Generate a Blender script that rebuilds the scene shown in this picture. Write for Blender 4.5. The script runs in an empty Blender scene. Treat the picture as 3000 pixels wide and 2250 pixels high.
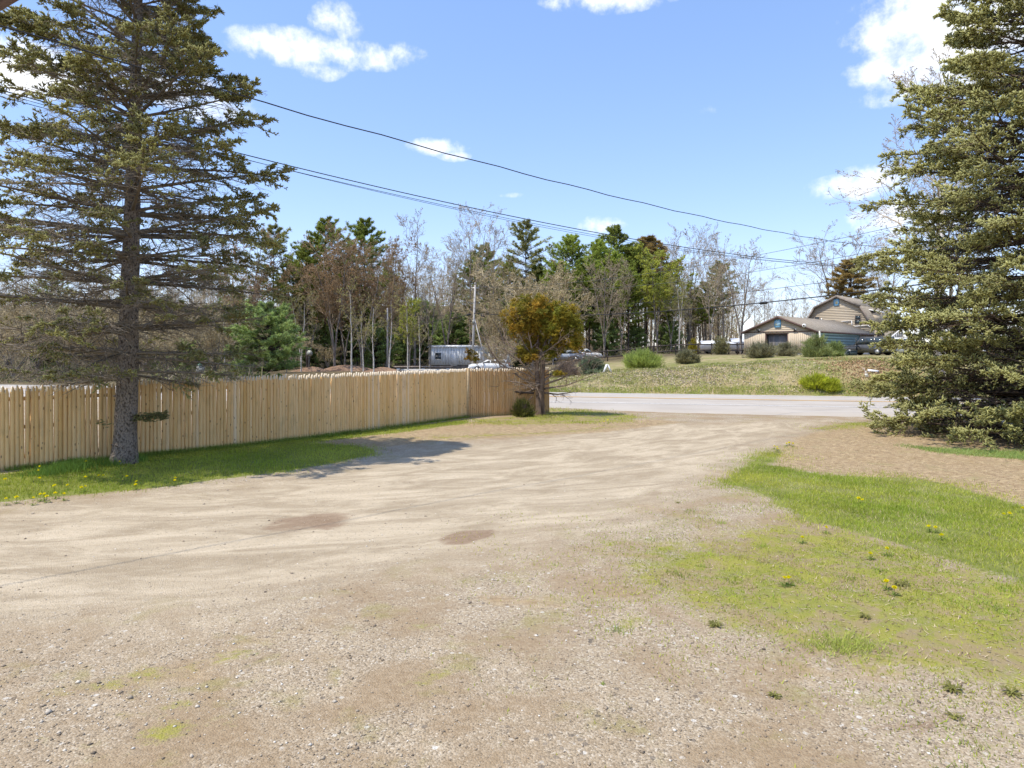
import bpy, math, random
import numpy as np
from mathutils import Vector, Matrix

# ------------------------------------------------------------------ camera, sky, sun, exposure
S = bpy.context.scene
R = math.radians
random.seed(5)
CAMZ = 2.5
cam_d = bpy.data.cameras.new('camera')
cam = bpy.data.objects.new('camera', cam_d)
S.collection.objects.link(cam)
cam.location = (0, 0, CAMZ)
cam.rotation_euler = (R(90), 0, 0)
cam_d.sensor_width = 36.0
cam_d.lens = 24.0
cam_d.shift_y = -0.0327
cam_d.clip_start = 0.05
cam_d.clip_end = 4000
S.camera = cam

SUN_EL = R(62.5)
SUN_TRAVEL = Vector((0.925, 0.38, 0)).normalized() * math.cos(SUN_EL) + Vector((0, 0, -math.sin(SUN_EL)))
sun_d = bpy.data.lights.new('sun', 'SUN')
sun_d.energy = 3.5
sun_d.angle = R(0.53)
sun_d.color = (1.0, 0.94, 0.83)
sun = bpy.data.objects.new('sun', sun_d)
S.collection.objects.link(sun)
sun.rotation_euler = SUN_TRAVEL.to_track_quat('-Z', 'Y').to_euler()
sun.location = (-20, -5, 40)

S.view_settings.view_transform = 'Standard'
S.view_settings.look = 'None'
S.view_settings.gamma = 1.0
S.view_settings.exposure = 0.55
S.view_settings.use_curve_mapping = False
S.cycles.max_bounces = 5
S.cycles.diffuse_bounces = 4
S.cycles.glossy_bounces = 2
S.cycles.transmission_bounces = 3
S.cycles.transparent_max_bounces = 4
S.cycles.caustics_reflective = False
S.cycles.caustics_refractive = False
S.cycles.use_adaptive_sampling = True
S.cycles.adaptive_threshold = 0.02


def sky_dir(px, py):
    """azimuth and elevation of a point of the sky, from the photograph's view"""
    dx = (px - 1500) / 2000.0
    return math.atan(dx), math.atan((1027 - py) / 2000.0 / math.sqrt(1 + dx * dx))


def build_world():
    w = bpy.data.worlds.new('World')
    S.world = w
    w.use_nodes = True
    w.cycles.sampling_method = 'MANUAL'
    w.cycles.sample_map_resolution = 512
    nt = w.node_tree
    nt.nodes.clear()
    N, L = nt.nodes.new, nt.links.new

    def math_n(op, a, b=None, c=None):
        n = N('ShaderNodeMath')
        n.operation = op
        for i, v in enumerate((a, b, c)):
            if v is None:
                continue
            if isinstance(v, (int, float)):
                n.inputs[i].default_value = v
            else:
                L(v, n.inputs[i])
        return n.outputs[0]

    out = N('ShaderNodeOutputWorld')
    bg = N('ShaderNodeBackground')
    bg.inputs['Strength'].default_value = 0.15
    sky = N('ShaderNodeTexSky')
    sky.sky_type = 'NISHITA'
    sky.sun_disc = False
    sky.sun_elevation = SUN_EL
    sky.sun_rotation = R(248)
    sky.altitude = 20
    sky.air_density = 1.0
    sky.dust_density = 0.15
    sky.ozone_density = 1.4
    tc = N('ShaderNodeTexCoord')
    sep = N('ShaderNodeSeparateXYZ')
    L(tc.outputs['Generated'], sep.inputs[0])
    az = math_n('ARCTAN2', sep.outputs[0], sep.outputs[1])
    el = math_n('ARCSINE', sep.outputs[2])
    comb = N('ShaderNodeCombineXYZ')
    L(az, comb.inputs[0])
    L(el, comb.inputs[1])
    # wispy warp of the cloud outlines
    wn = N('ShaderNodeTexNoise')
    wn.inputs['Scale'].default_value = 14
    wn.inputs['Detail'].default_value = 6
    wn.inputs['Roughness'].default_value = 0.62
    L(comb.outputs[0], wn.inputs['Vector'])
    fn = N('ShaderNodeTexNoise')
    fn.inputs['Scale'].default_value = 42
    fn.inputs['Detail'].default_value = 6
    fn.inputs['Roughness'].default_value = 0.6
    L(comb.outputs[0], fn.inputs['Vector'])
    blobs = []
    for px, py, rx, ry, a in ((890, 142, 185, 46, 1.0), (985, 70, 75, 52, 0.75), (1080, 165, 170, 35, 0.72), (940, 195, 70, 35, 0.7), (1190, 165, 80, 40, 0.45),
                              (1285, 430, 85, 24, 0.85), (1330, 455, 50, 18, 0.7), (1775, 662, 75, 24, 0.75), (1740, 650, 40, 20, 0.6),
                              (2500, 545, 110, 34, 0.85), (2570, 520, 90, 40, 0.85), (2690, 55, 170, 80, .95), (2640, 195, 120, 46, .9), (2820, 120, 200, 130, 1.0),
                              (2620, 285, 140, 25, 0.5), (40, 195, 130, 60, 1.0), (170, 240, 150, 36, 0.8), (640, 320, 120, 40, 0.65), (450, 250, 200, 45, 0.7),
                              (1790, -10, 190, 38, 0.9), (1500, 572, 70, 10, 0.4), (2700, 640, 160, 60, 0.7),
                              (2100, 320, 60, 20, 0.35)):
        a0, e0 = sky_dir(px, py)
        blobs.append((a0, e0, rx / 2000.0, ry / 2000.0, a))
    acc = None
    for a0, e0, ra, re, a in blobs:
        va = N('ShaderNodeVectorMath')
        va.operation = 'MULTIPLY_ADD'
        L(comb.outputs[0], va.inputs[0])
        va.inputs[1].default_value = (1 / ra, 1 / re, 0)
        va.inputs[2].default_value = (-a0 / ra, -e0 / re, 0)
        vd = N('ShaderNodeVectorMath')
        vd.operation = 'DOT_PRODUCT'
        L(va.outputs[0], vd.inputs[0])
        L(va.outputs[0], vd.inputs[1])
        g = math_n('MULTIPLY_ADD', vd.outputs['Value'], -0.5 * a, a)
        acc = g if acc is None else math_n('MAXIMUM', acc, g)
    # the same scattered clouds go on over the rest of the sky
    on = N('ShaderNodeTexNoise')
    on.inputs['Scale'].default_value = 4.0
    on.inputs['Detail'].default_value = 1
    L(comb.outputs[0], on.inputs['Vector'])
    side = N('ShaderNodeMapRange')
    side.inputs['From Min'].default_value = 0.68
    side.inputs['From Max'].default_value = 0.95
    L(math_n('ABSOLUTE', az), side.inputs['Value'])
    oth = math_n('MULTIPLY', math_n('MULTIPLY', math_n('SUBTRACT', on.outputs[0], 0.52), 5.0), side.outputs[0])
    acc = math_n('MAXIMUM', math_n('MAXIMUM', acc, oth), 0.0)
    n1 = math_n('SUBTRACT', wn.outputs[0], 0.5)
    n2 = math_n('SUBTRACT', fn.outputs[0], 0.5)
    dens = math_n('ADD', acc, math_n('ADD', math_n('MULTIPLY', n1, 1.5), math_n('MULTIPLY', n2, 1.05)))
    # no cloud where there is no blob at all
    dens = math_n('MULTIPLY', dens, math_n('MINIMUM', math_n('MULTIPLY', acc, 3.0), 1.0))
    mr = N('ShaderNodeMapRange')
    mr.interpolation_type = 'SMOOTHSTEP'
    mr.inputs['From Min'].default_value = 0.28
    mr.inputs['From Max'].default_value = 1.12
    L(dens, mr.inputs['Value'])
    hs = N('ShaderNodeHueSaturation')
    hs.inputs['Saturation'].default_value = 1.18
    hs.inputs['Value'].default_value = 1.25
    L(sky.outputs[0], hs.inputs['Color'])
    tint = N('ShaderNodeMix')
    tint.data_type = 'RGBA'
    tint.blend_type = 'MULTIPLY'
    tint.inputs['Factor'].default_value = 1.0
    gm = N('ShaderNodeGamma')
    gm.inputs[1].default_value = 0.63
    L(hs.outputs[0], gm.inputs[0])
    L(gm.outputs[0], tint.inputs['A'])
    tint.inputs['B'].default_value = (1.40, 1.44, 1.76, 1)
    mix = N('ShaderNodeMix')
    mix.data_type = 'RGBA'
    L(mr.outputs[0], mix.inputs['Factor'])
    L(tint.outputs['Result'], mix.inputs['A'])
    mix.inputs['B'].default_value = (6.2, 6.3, 6.5, 1)
    L(mix.outputs['Result'], bg.inputs['Color'])
    L(bg.outputs[0], out.inputs[0])


build_world()

# ------------------------------------------------------------------ helpers
COL = S.collection
rng = np.random.default_rng(11)


def G(px, py, z=0.0):
    """where the photograph's pixel meets the ground plane of height z"""
    y = 2000.0 * (CAMZ - z) / (py - 1027.0)
    return np.array(((px - 1500) / 2000.0 * y, y, z))


def P3(px, py, y):
    return np.array(((px - 1500) / 2000.0 * y, y, CAMZ + (1027 - py) / 2000.0 * y))


def hit(px, py):
    """where the photograph's pixel meets the terrain"""
    y = np.arange(5, 160, .05)
    x = (px - 1500) / 2000.0 * y
    z = CAMZ + (1027 - py) / 2000.0 * y
    k = np.argmax(z <= terrain(x, y))
    return np.array((x[k], y[k], float(terrain(x[k], y[k]))))


def smooth(a, b, x):
    t = np.clip((x - a) / (b - a), 0, 1)
    return t * t * (3 - 2 * t)


def unit(v):
    return v / np.maximum(np.linalg.norm(v, axis=-1, keepdims=True), 1e-9)


class Geo:
    """collects vertices and faces of one mesh"""

    def __init__(self):
        self.V, self.F, self.C, self.n = [], [], [], 0

    def add(self, V, F, C=None):
        V = np.asarray(V, float).reshape(-1, 3)
        if C is None:
            C = np.ones((len(V), 3)) * .5
        else:
            C = np.broadcast_to(np.asarray(C, float), (len(V), 3))
        self.V.append(V)
        self.C.append(C)
        for f in (F if isinstance(F, list) else [F]):
            f = np.asarray(f)
            if f.size:
                self.F.append(f + self.n)
        self.n += len(V)
        return self

    def box(self, c, s, rz=0.0, C=None):
        hx, hy, hz = np.array(s) / 2.0
        v = np.array([[x, y, z] for x in (-hx, hx) for y in (-hy, hy) for z in (-hz, hz)])
        if rz:
            a, b = math.cos(rz), math.sin(rz)
            v = np.stack([v[:, 0] * a - v[:, 1] * b, v[:, 0] * b + v[:, 1] * a, v[:, 2]], 1)
        return self.add(v + np.array(c), BOXF, C)

    def beam(self, p0, p1, w, h, C=None, up=(0, 0, 1)):
        p0, p1 = np.array(p0, float), np.array(p1, float)
        t = unit(p1 - p0)
        u = np.cross(t, np.array(up, float))
        if np.linalg.norm(u) < 1e-4:
            u = np.cross(t, np.array((1., 0, 0)))
        u = unit(u)
        v = np.cross(u, t)
        pts = [p + a * u * w / 2 + b * v * h / 2 for p in (p0, p1) for a in (-1, 1) for b in (-1, 1)]
        return self.add(np.array(pts), BOXF, C)

    def tube(self, pts, rad, sides=8, C=None, cap=True):
        pts = np.array(pts, float)
        rad = np.broadcast_to(np.asarray(rad, float), (len(pts),))
        V, F = tubes(pts[None], rad[None], sides)
        fs = [F]
        if cap:
            k = len(pts)
            fs.append(np.array([list(range(sides))[::-1], list(range((k - 1) * sides, k * sides))]))
        return self.add(V, fs, C)

    def prism(self, prof, axis_pts, C=None):
        """closed profile (list of 3d points) extruded by a vector"""
        p = np.array(prof, float)
        n = len(p)
        V = np.concatenate([p, p + np.array(axis_pts, float)])
        q = np.array([[i, (i + 1) % n, n + (i + 1) % n, n + i] for i in range(n)])
        return self.add(V, [q, np.array([list(range(n))[::-1]]), np.array([[n + i for i in range(n)]])], C)

    def mesh(self, name, color=False, smooth_=False):
        V = np.concatenate(self.V)
        me = bpy.data.meshes.new(name)
        me.vertices.add(len(V))
        me.vertices.foreach_set('co', V.astype(np.float32).ravel())
        idx = np.concatenate([f.ravel() for f in self.F]).astype(np.int32)
        tot = np.concatenate([np.full(len(f), f.shape[1]) for f in self.F]).astype(np.int32)
        start = np.concatenate([[0], np.cumsum(tot)[:-1]]).astype(np.int32)
        me.loops.add(len(idx))
        me.loops.foreach_set('vertex_index', idx)
        me.polygons.add(len(tot))
        me.polygons.foreach_set('loop_start', start)
        if smooth_:
            me.polygons.foreach_set('use_smooth', np.ones(len(tot), bool))
        if color:
            at = me.attributes.new('Col', 'FLOAT_COLOR', 'POINT')
            c = np.concatenate(self.C)
            at.data.foreach_set('color', np.concatenate([c, np.ones((len(c), 1))], 1).astype(np.float32).ravel())
        me.update(calc_edges=True)
        return me


BOXF = np.array([[0, 1, 3, 2], [4, 6, 7, 5], [0, 4, 5, 1], [2, 3, 7, 6], [0, 2, 6, 4], [1, 5, 7, 3]])


def tubes(P, Rd, sides=4):
    N, K, _ = P.shape
    T = np.gradient(P, axis=1) if K > 2 else np.repeat(P[:, 1:] - P[:, :1], 2, 1)
    T = unit(T)
    ref = np.where(np.abs(T[:, :, 2:]).mean(1, keepdims=True) < .85, np.array([0, 0, 1.]), np.array([1., 0, 0]))
    U = unit(np.cross(T, np.broadcast_to(ref, T.shape)))
    W = np.cross(T, U)
    a = np.arange(sides) * 2 * math.pi / sides
    V = P[:, :, None] + Rd[:, :, None, None] * (np.cos(a)[:, None] * U[:, :, None] + np.sin(a)[:, None] * W[:, :, None])
    n, k, s = np.meshgrid(np.arange(N), np.arange(K - 1), np.arange(sides), indexing='ij')
    b = (n * K + k) * sides
    s2 = (s + 1) % sides
    F = np.stack([b + s, b + s2, b + sides + s2, b + sides + s], -1).reshape(-1, 4)
    return V.reshape(-1, 3), F


def kids(P, Rd, n, t0, t1, ang, lf, K, rg, up=0., wig=.06, rf=.6, lenpow=.4, bend=0., flat=None, tip=.2, lmin=0.):
    """n child shoots on each of the N parent shoots"""
    N, Kp, _ = P.shape
    t = t0 + (t1 - t0) * (np.arange(n)[None] + rg.random((N, n))) / n
    q = t * (Kp - 1)
    i0 = np.clip(q.astype(int), 0, Kp - 2)
    f = (q - i0)[..., None]
    r_ = np.arange(N)[:, None]
    p0, p1 = P[r_, i0], P[r_, i0 + 1]
    pos = p0 * (1 - f) + p1 * f
    T = unit(p1 - p0)
    rad = Rd[r_, i0] * (1 - f[..., 0]) + Rd[r_, i0 + 1] * f[..., 0]
    Lp = np.linalg.norm(np.diff(P, axis=1), axis=-1).sum(1)[:, None]
    L = np.maximum(Lp * lf * (1 - lenpow * t) * rg.uniform(.65, 1.2, (N, n)), lmin)
    if flat is None:
        perp = unit(np.cross(T, rg.normal(size=(N, n, 3))))
    else:
        side = np.where((np.arange(n) + np.arange(N)[:, None]) % 2 == 0, 1., -1.)[..., None]
        perp = unit(side * unit(np.cross(T, np.array([0, 0, 1.]))) + flat * rg.normal(size=(N, n, 3)))
    a = ang * rg.uniform(.7, 1.25, (N, n, 1))
    d = unit(np.cos(a) * T + np.sin(a) * perp + up * np.array([0, 0, 1.]))
    s = np.linspace(0, 1, K)
    C = pos[:, :, None] + L[..., None, None] * (s[:, None] * d[:, :, None] + (s ** 2)[:, None] * bend * np.array([0, 0, 1.]))
    wn = rg.normal(size=(N, n, K, 3)) * wig * L[..., None, None] * s[:, None]
    C = C + wn
    RR = (rad * rf)[..., None] * (1 + (tip - 1) * s)
    return C.reshape(-1, K, 3), RR.reshape(-1, K), np.repeat(np.arange(N), n), t.ravel()


def along(P, n, t0, t1, rg):
    N, Kp, _ = P.shape
    t = t0 + (t1 - t0) * rg.random((N, n))
    q = t * (Kp - 1)
    i0 = np.clip(q.astype(int), 0, Kp - 2)
    f = (q - i0)[..., None]
    r_ = np.arange(N)[:, None]
    p0, p1 = P[r_, i0], P[r_, i0 + 1]
    return (p0 * (1 - f) + p1 * f).reshape(-1, 3), unit(p1 - p0).reshape(-1, 3), t.ravel(), np.repeat(np.arange(N), n)


def spindles(geo, pos, d, ln, wd, cb, ct):
    N = len(pos)
    d = unit(d)
    ref = np.where(np.abs(d[:, 2:]) < .9, np.array([0, 0, 1.]), np.array([1., 0, 0]))
    u = unit(np.cross(d, ref))
    v = np.cross(d, u)
    ln = np.broadcast_to(ln, (N,))[:, None]
    wd = np.broadcast_to(wd, (N,))[:, None]
    pts = [pos]
    for a in (0, 2.094, 4.189):
        pts.append(pos + d * ln * .45 + wd * (math.cos(a) * u + math.sin(a) * v))
    pts.append(pos + d * ln)
    V = np.stack(pts, 1).reshape(-1, 3)
    b = np.arange(N)[:, None] * 5
    F = np.concatenate([b + np.array([[0, 2, 1]]), b + np.array([[0, 3, 2]]), b + np.array([[0, 1, 3]]),
                        b + np.array([[1, 2, 4]]), b + np.array([[2, 3, 4]]), b + np.array([[3, 1, 4]])])
    cb = np.broadcast_to(cb, (N, 3))
    ct = np.broadcast_to(ct, (N, 3))
    cm = (cb + ct) / 2
    C = np.stack([cb, cm, cm, cm, ct], 1).reshape(-1, 3)
    geo.add(V, F, C)


def tufts(geo, pos, ln, wd, k, col, rg, upb=.5, jit=.12):
    """k thin needles or leaves bursting out of each point"""
    N = len(pos)
    d = rg.normal(size=(N, k, 3))
    d[..., 2] = d[..., 2] * .7 + upb
    d = unit(d)
    L = np.broadcast_to(ln, (N,))[:, None, None] * rg.uniform(.6, 1.2, (N, k, 1))
    s = unit(np.cross(d, rg.normal(size=(N, k, 3)))) * np.broadcast_to(wd, (N,))[:, None, None] * .5
    p = pos[:, None] + rg.normal(size=(N, k, 3)) * np.broadcast_to(ln, (N,))[:, None, None] * .15
    V = np.stack([p - s, p + s, p + d * L], 2).reshape(-1, 3)
    F = np.arange(N * k * 3).reshape(-1, 3)
    c = np.broadcast_to(col, (N, 3))[:, None] * (1 + rg.normal(size=(N, k, 1)) * jit)
    geo.add(V, F, np.repeat(np.clip(c, 0, 1).reshape(-1, 3), 3, 0))


def blades(geo, pos, h, w, col, rg, lean=.5, jit=.15):
    N = len(pos)
    a = rg.random(N) * 6.283
    s = np.stack([np.cos(a), np.sin(a), np.zeros(N)], 1) * (np.broadcast_to(w, (N,))[:, None] * .5)
    b = rg.random(N) * 6.283
    l = np.abs(rg.normal(size=N)) * lean
    hh = np.broadcast_to(h, (N,)) * rg.uniform(.55, 1.25, N)
    tip = np.stack([np.cos(b) * l, np.sin(b) * l, np.ones(N)], 1) * hh[:, None]
    V = np.stack([pos - s, pos + s, pos + tip], 1).reshape(-1, 3)
    F = np.arange(N * 3).reshape(-1, 3)
    c = np.clip(np.broadcast_to(col, (N, 3)) * (1 + rg.normal(size=(N, 1)) * jit), 0, 1)
    geo.add(V, F, np.repeat(c, 3, 0))


# ---- objects and their properties
def tag(o, label=None, cat=None, group=None, kind=None):
    if label:
        o['label'] = label
    if cat:
        o['category'] = cat
    if group:
        o['group'] = group
    if kind:
        o['kind'] = kind
    return o


def ob(name, data, mat=None, parent=None, loc=None, rz=None):
    if isinstance(data, Geo):
        data = data.mesh(name)
    o = bpy.data.objects.new(name, data)
    COL.objects.link(o)
    if mat is not None and not data.materials:
        data.materials.append(mat)
    if parent is not None:
        o.parent = parent
    if loc is not None:
        o.location = tuple(loc)
    if rz is not None:
        o.rotation_euler = (0, 0, rz)
    return o


def thing(name, loc, label, cat, group=None, rz=0.0, scale=None):
    o = bpy.data.objects.new(name, None)
    o.empty_display_size = .2
    COL.objects.link(o)
    o.location = tuple(float(v) for v in loc)
    o.rotation_euler = (0, 0, rz)
    if scale is not None:
        o.scale = scale if hasattr(scale, '__len__') else (scale,) * 3
    return tag(o, label, cat, group)


# ---- materials
class NT:
    def __init__(self, name):
        self.m = bpy.data.materials.new(name)
        self.m.use_nodes = True
        self.t = self.m.node_tree
        self.t.nodes.clear()
        self.out = self.n('ShaderNodeOutputMaterial')
        self.b = self.n('ShaderNodeBsdfPrincipled')
        self.l(self.b.outputs[0], self.out.inputs[0])

    def n(self, t, **k):
        x = self.t.nodes.new(t)
        for a, v in k.items():
            setattr(x, a, v)
        return x

    def l(self, a, b):
        self.t.links.new(a, b)

    def set(self, sock, v):
        if hasattr(v, 'links') or isinstance(v, bpy.types.NodeSocket):
            self.l(v, sock)
        elif hasattr(v, '__len__') and len(v) == 3 and sock.type == 'RGBA':
            sock.default_value = (*v, 1)
        else:
            sock.default_value = v

    def math(self, op, a, b=None, c=None, clamp=False):
        x = self.n('ShaderNodeMath', operation=op)
        x.use_clamp = clamp
        for i, v in enumerate((a, b, c)):
            if v is not None:
                self.set(x.inputs[i], v)
        return x.outputs[0]

    def mix(self, f, a, b, blend='MIX'):
        x = self.n('ShaderNodeMix', data_type='RGBA', blend_type=blend)
        self.set(x.inputs['Factor'], f)
        self.set(x.inputs['A'], a)
        self.set(x.inputs['B'], b)
        return x.outputs['Result']

    def noise(self, vec, scale, detail=4, rough=.55, dist=0., col=False):
        x = self.n('ShaderNodeTexNoise')
        x.inputs['Scale'].default_value = scale
        x.inputs['Detail'].default_value = detail
        x.inputs['Roughness'].default_value = rough
        x.inputs['Distortion'].default_value = dist
        if vec is not None:
            self.l(vec, x.inputs['Vector'])
        return x.outputs[1 if col else 0]

    def voro(self, vec, scale, out=0, rnd=1.):
        x = self.n('ShaderNodeTexVoronoi')
        x.inputs['Scale'].default_value = scale
        x.inputs['Randomness'].default_value = rnd
        if vec is not None:
            self.l(vec, x.inputs['Vector'])
        return x.outputs[out]

    def ramp(self, f, stops, interp='LINEAR'):
        x = self.n('ShaderNodeValToRGB')
        cr = x.color_ramp
        cr.interpolation = interp
        while len(cr.elements) < len(stops):
            cr.elements.new(.5)
        for e, (p, c) in zip(cr.elements, stops):
            e.position = p
            e.color = (*c, 1) if hasattr(c, '__len__') else (c, c, c, 1)
        self.set(x.inputs[0], f)
        return x.outputs[0]

    def map(self, v, a, b, c=0., d=1., smooth_=True):
        x = self.n('ShaderNodeMapRange')
        x.interpolation_type = 'SMOOTHSTEP' if smooth_ else 'LINEAR'
        for i, q in enumerate((v, a, b, c, d)):
            self.set(x.inputs[i], q)
        return x.outputs[0]

    def coord(self, kind='Object', scale=(1, 1, 1)):
        tc = self.n('ShaderNodeTexCoord')
        mp = self.n('ShaderNodeMapping')
        mp.inputs['Scale'].default_value = scale
        self.l(tc.outputs[kind], mp.inputs[0])
        return mp.outputs[0]

    def bump(self, h, strength, dist=.02):
        x = self.n('ShaderNodeBump')
        x.inputs['Strength'].default_value = strength
        x.inputs['Distance'].default_value = dist
        self.l(h, x.inputs['Height'])
        self.l(x.outputs[0], self.b.inputs['Normal'])

    def attr(self, name, comp=None):
        x = self.n('ShaderNodeAttribute', attribute_name=name)
        if comp is None:
            return x.outputs['Color']
        s = self.n('ShaderNodeSeparateColor')
        self.l(x.outputs['Color'], s.inputs[0])
        return s.outputs[comp]

    def done(self, col, rough=.8, metal=0., spec=.3):
        self.set(self.b.inputs['Base Color'], col)
        self.set(self.b.inputs['Roughness'], rough)
        self.b.inputs['Metallic'].default_value = metal
        self.b.inputs['Specular IOR Level'].default_value = spec
        return self.m


def mat_var(name, c1, c2, scale=4., rough=.75, metal=0., stretch=(1, 1, 1), bump=0., spec=.3, detail=5):
    m = NT(name)
    v = m.coord('Object', stretch)
    n = m.noise(v, scale, detail, .6)
    f = m.map(n, .3, .7)
    if bump:
        m.bump(n, bump, .02)
    return m.done(m.mix(f, c1, c2), rough, metal, spec)


def mat_leaf(name, transl=.25, rough=.65, spec=.2, var=.25, scale=1.5):
    m = NT(name)
    c = m.attr('Col')
    n = m.noise(m.coord('Object'), scale, 3)
    c = m.mix(1.0, c, m.ramp(n, [(.25, 1 - var), (.75, 1 + var)]), 'MULTIPLY')
    m.done(c, rough, 0, spec)
    tr = m.n('ShaderNodeBsdfTranslucent')
    m.l(c, tr.inputs[0])
    mx = m.n('ShaderNodeMixShader')
    mx.inputs[0].default_value = transl
    m.l(m.b.outputs[0], mx.inputs[1])
    m.l(tr.outputs[0], mx.inputs[2])
    m.l(mx.outputs[0], m.out.inputs[0])
    return m.m


M = {}
M['leaf'] = mat_leaf('foliage', .45)
M['grass'] = mat_leaf('grass_blade', .35, .6, .2, .2, .8)
M['twig'] = mat_leaf('bare_twig', 0.0, .85, .1, .15, 2.)
M['litter'] = mat_leaf('dry_litter', .1, .85, .1, .15, 2.)
M['stone'] = mat_leaf('loose_stone', 0.0, .8, .3, .12, 40.)

# ------------------------------------------------------------------ terrain
def far_edge(x):
    return 40.76 - .23 * x


CX = 1 / math.sqrt(1 + .23 * .23)


def wob(x, y, s, ph=0.):
    return (np.sin(x * s * 1.3 + ph + 1.7 * np.sin(y * s * .7)) + np.sin(y * s * 1.1 + 2 * ph + 1.3 * np.sin(x * s * .9)) +
            np.sin((x + y) * s * 2.1 + ph * 3) * .5) / 2.5


def terrain(x, y):
    x, y = np.asarray(x, float), np.asarray(y, float)
    s = (y - far_edge(x)) * CX
    bank = np.interp(x, [-6, -1, 2, 6, 12, 20, 40], [0, .06, .35, .95, 1.4, 1.95, 2.05])
    run = np.interp(x, [0, 6, 25], [5.5, 5.0, 4.4])
    rise = smooth(.5, 1, np.clip((s - .5) / run, 0, 1) * .5 + .5) * 1.0
    rise = np.clip((s - .5) / run, 0, 1)
    rise = 1 - (1 - rise) ** 1.8
    z = bank * rise
    z = z + wob(x, y, 1.9) * .07 * np.clip((s - .8) / 2, 0, 1) * (y < 62)
    z = z + smooth(58, 75, y) * smooth(12, 22, x) * (2.05 - bank)
    z = z + smooth(112, 185, y) * (13. * smooth(30, -10, x) + 1.5)
    onyard = np.clip((24 - y) / 6, 0, 1) * np.clip((y + 10) / 10, 0, 1)
    z = z + wob(x, y, .8, 2.) * .012 * onyard
    return z


def poly_sd(x, y, poly):
    """signed distance to a polygon, positive inside"""
    p = np.asarray(poly, float)
    q = np.roll(p, -1, 0)
    x, y = np.asarray(x, float), np.asarray(y, float)
    d = np.full(x.shape, 1e9)
    ins = np.zeros(x.shape, bool)
    for a, b in zip(p, q):
        e = b - a
        t = np.clip(((x - a[0]) * e[0] + (y - a[1]) * e[1]) / max(e @ e, 1e-9), 0, 1)
        d = np.minimum(d, np.hypot(x - a[0] - t * e[0], y - a[1] - t * e[1]))
        c = ((a[1] > y) != (b[1] > y)) & (x < (b[0] - a[0]) * (y - a[1]) / (b[1] - a[1] + 1e-12) + a[0])
        ins ^= c
    return np.where(ins, d, -d)


def gpoly(pts):
    return [G(*p)[:2] for p in pts]


GRASS_L = gpoly([(-300, 1425), (0, 1392), (380, 1320), (700, 1295), (1050, 1263), (1370, 1231), (1372, 1239), (1150, 1270), (1000, 1286), (900, 1299),
                 (1040, 1305), (1100, 1317), (1085, 1333), (960, 1358), (820, 1382), (620, 1405), (480, 1425), (250, 1450), (0, 1470), (-300, 1492)])
CEDAR_G = gpoly([(1375, 1229), (1560, 1216), (1590, 1196), (1760, 1202), (1880, 1222), (1850, 1238), (1700, 1241), (1560, 1246), (1400, 1244)])
STRIP_G = gpoly([(1180, 1284), (1400, 1270), (1650, 1262), (1780, 1246), (1860, 1248), (1700, 1266), (1500, 1278), (1300, 1288)])
LITTER_L = gpoly([(870, 1303), (1370, 1236), (1900, 1229), (2020, 1236), (1750, 1268), (1300, 1292), (1100, 1312)])
GRASS_R = gpoly([(2105, 1410), (2140, 1395), (2190, 1365), (2230, 1335), (2285, 1320), (2275, 1350), (2245, 1362), (2330, 1375), (2400, 1392), (2550, 1398),
                 (2680, 1400), (2800, 1425), (2900, 1455), (3000, 1485), (3300, 1530), (3400, 1830), (3000, 1710), (2850, 1660), (2720, 1620),
                 (2600, 1585), (2480, 1548), (2380, 1533), (2330, 1503), (2280, 1478), (2220, 1443)])
MOSS_R = gpoly([(1800, 1600), (2000, 1590), (2250, 1530), (2380, 1530), (2500, 1550), (2750, 1630), (3000, 1700), (3400, 1830), (3400, 2150), (2950, 2050),
                (2700, 1960), (2400, 1890), (2150, 1850), (1980, 1780), (1850, 1690)])
LITTER_R = gpoly([(2275, 1325), (2330, 1285), (2450, 1250), (2570, 1238), (2700, 1240), (3300, 1260), (3400, 1530), (3000, 1480), (2800, 1425),
                  (2500, 1395), (2350, 1378), (2260, 1362)])
SPRUCE_G = gpoly([(2650, 1306), (2800, 1316), (3000, 1322), (3300, 1330), (3300, 1365), (3000, 1348), (2850, 1337), (2720, 1324)])
EDGE_G = gpoly([(2370, 1254), (2480, 1237), (2575, 1236), (2570, 1250), (2420, 1262)])
PALE = gpoly([(-400, 1510), (0, 1495), (800, 1405), (1250, 1318), (1900, 1246), (2420, 1232), (2300, 1290), (2150, 1370), (2010, 1450), (1850, 1540),
              (1600, 1600), (1300, 1665), (900, 1740), (400, 1800), (0, 1860), (-400, 1900)])


def ell(x, y, px, py, rx, ry):
    c = G(px, py)
    a = abs(G(px + rx, py)[0] - c[0])
    b = abs(G(px, py - ry)[1] - G(px, py + ry)[1]) / 2
    wx, wy = x + wob(x, y, 2.6, 1.) * a * .22, y + wob(x, y, 3.1, 4.) * b * .3
    return 1 - np.sqrt(((wx - c[0]) / a) ** 2 + ((wy - c[1] - .35 * (wx - c[0])) / b) ** 2) + wob(x, y, 7., 2.) * .12


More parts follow.
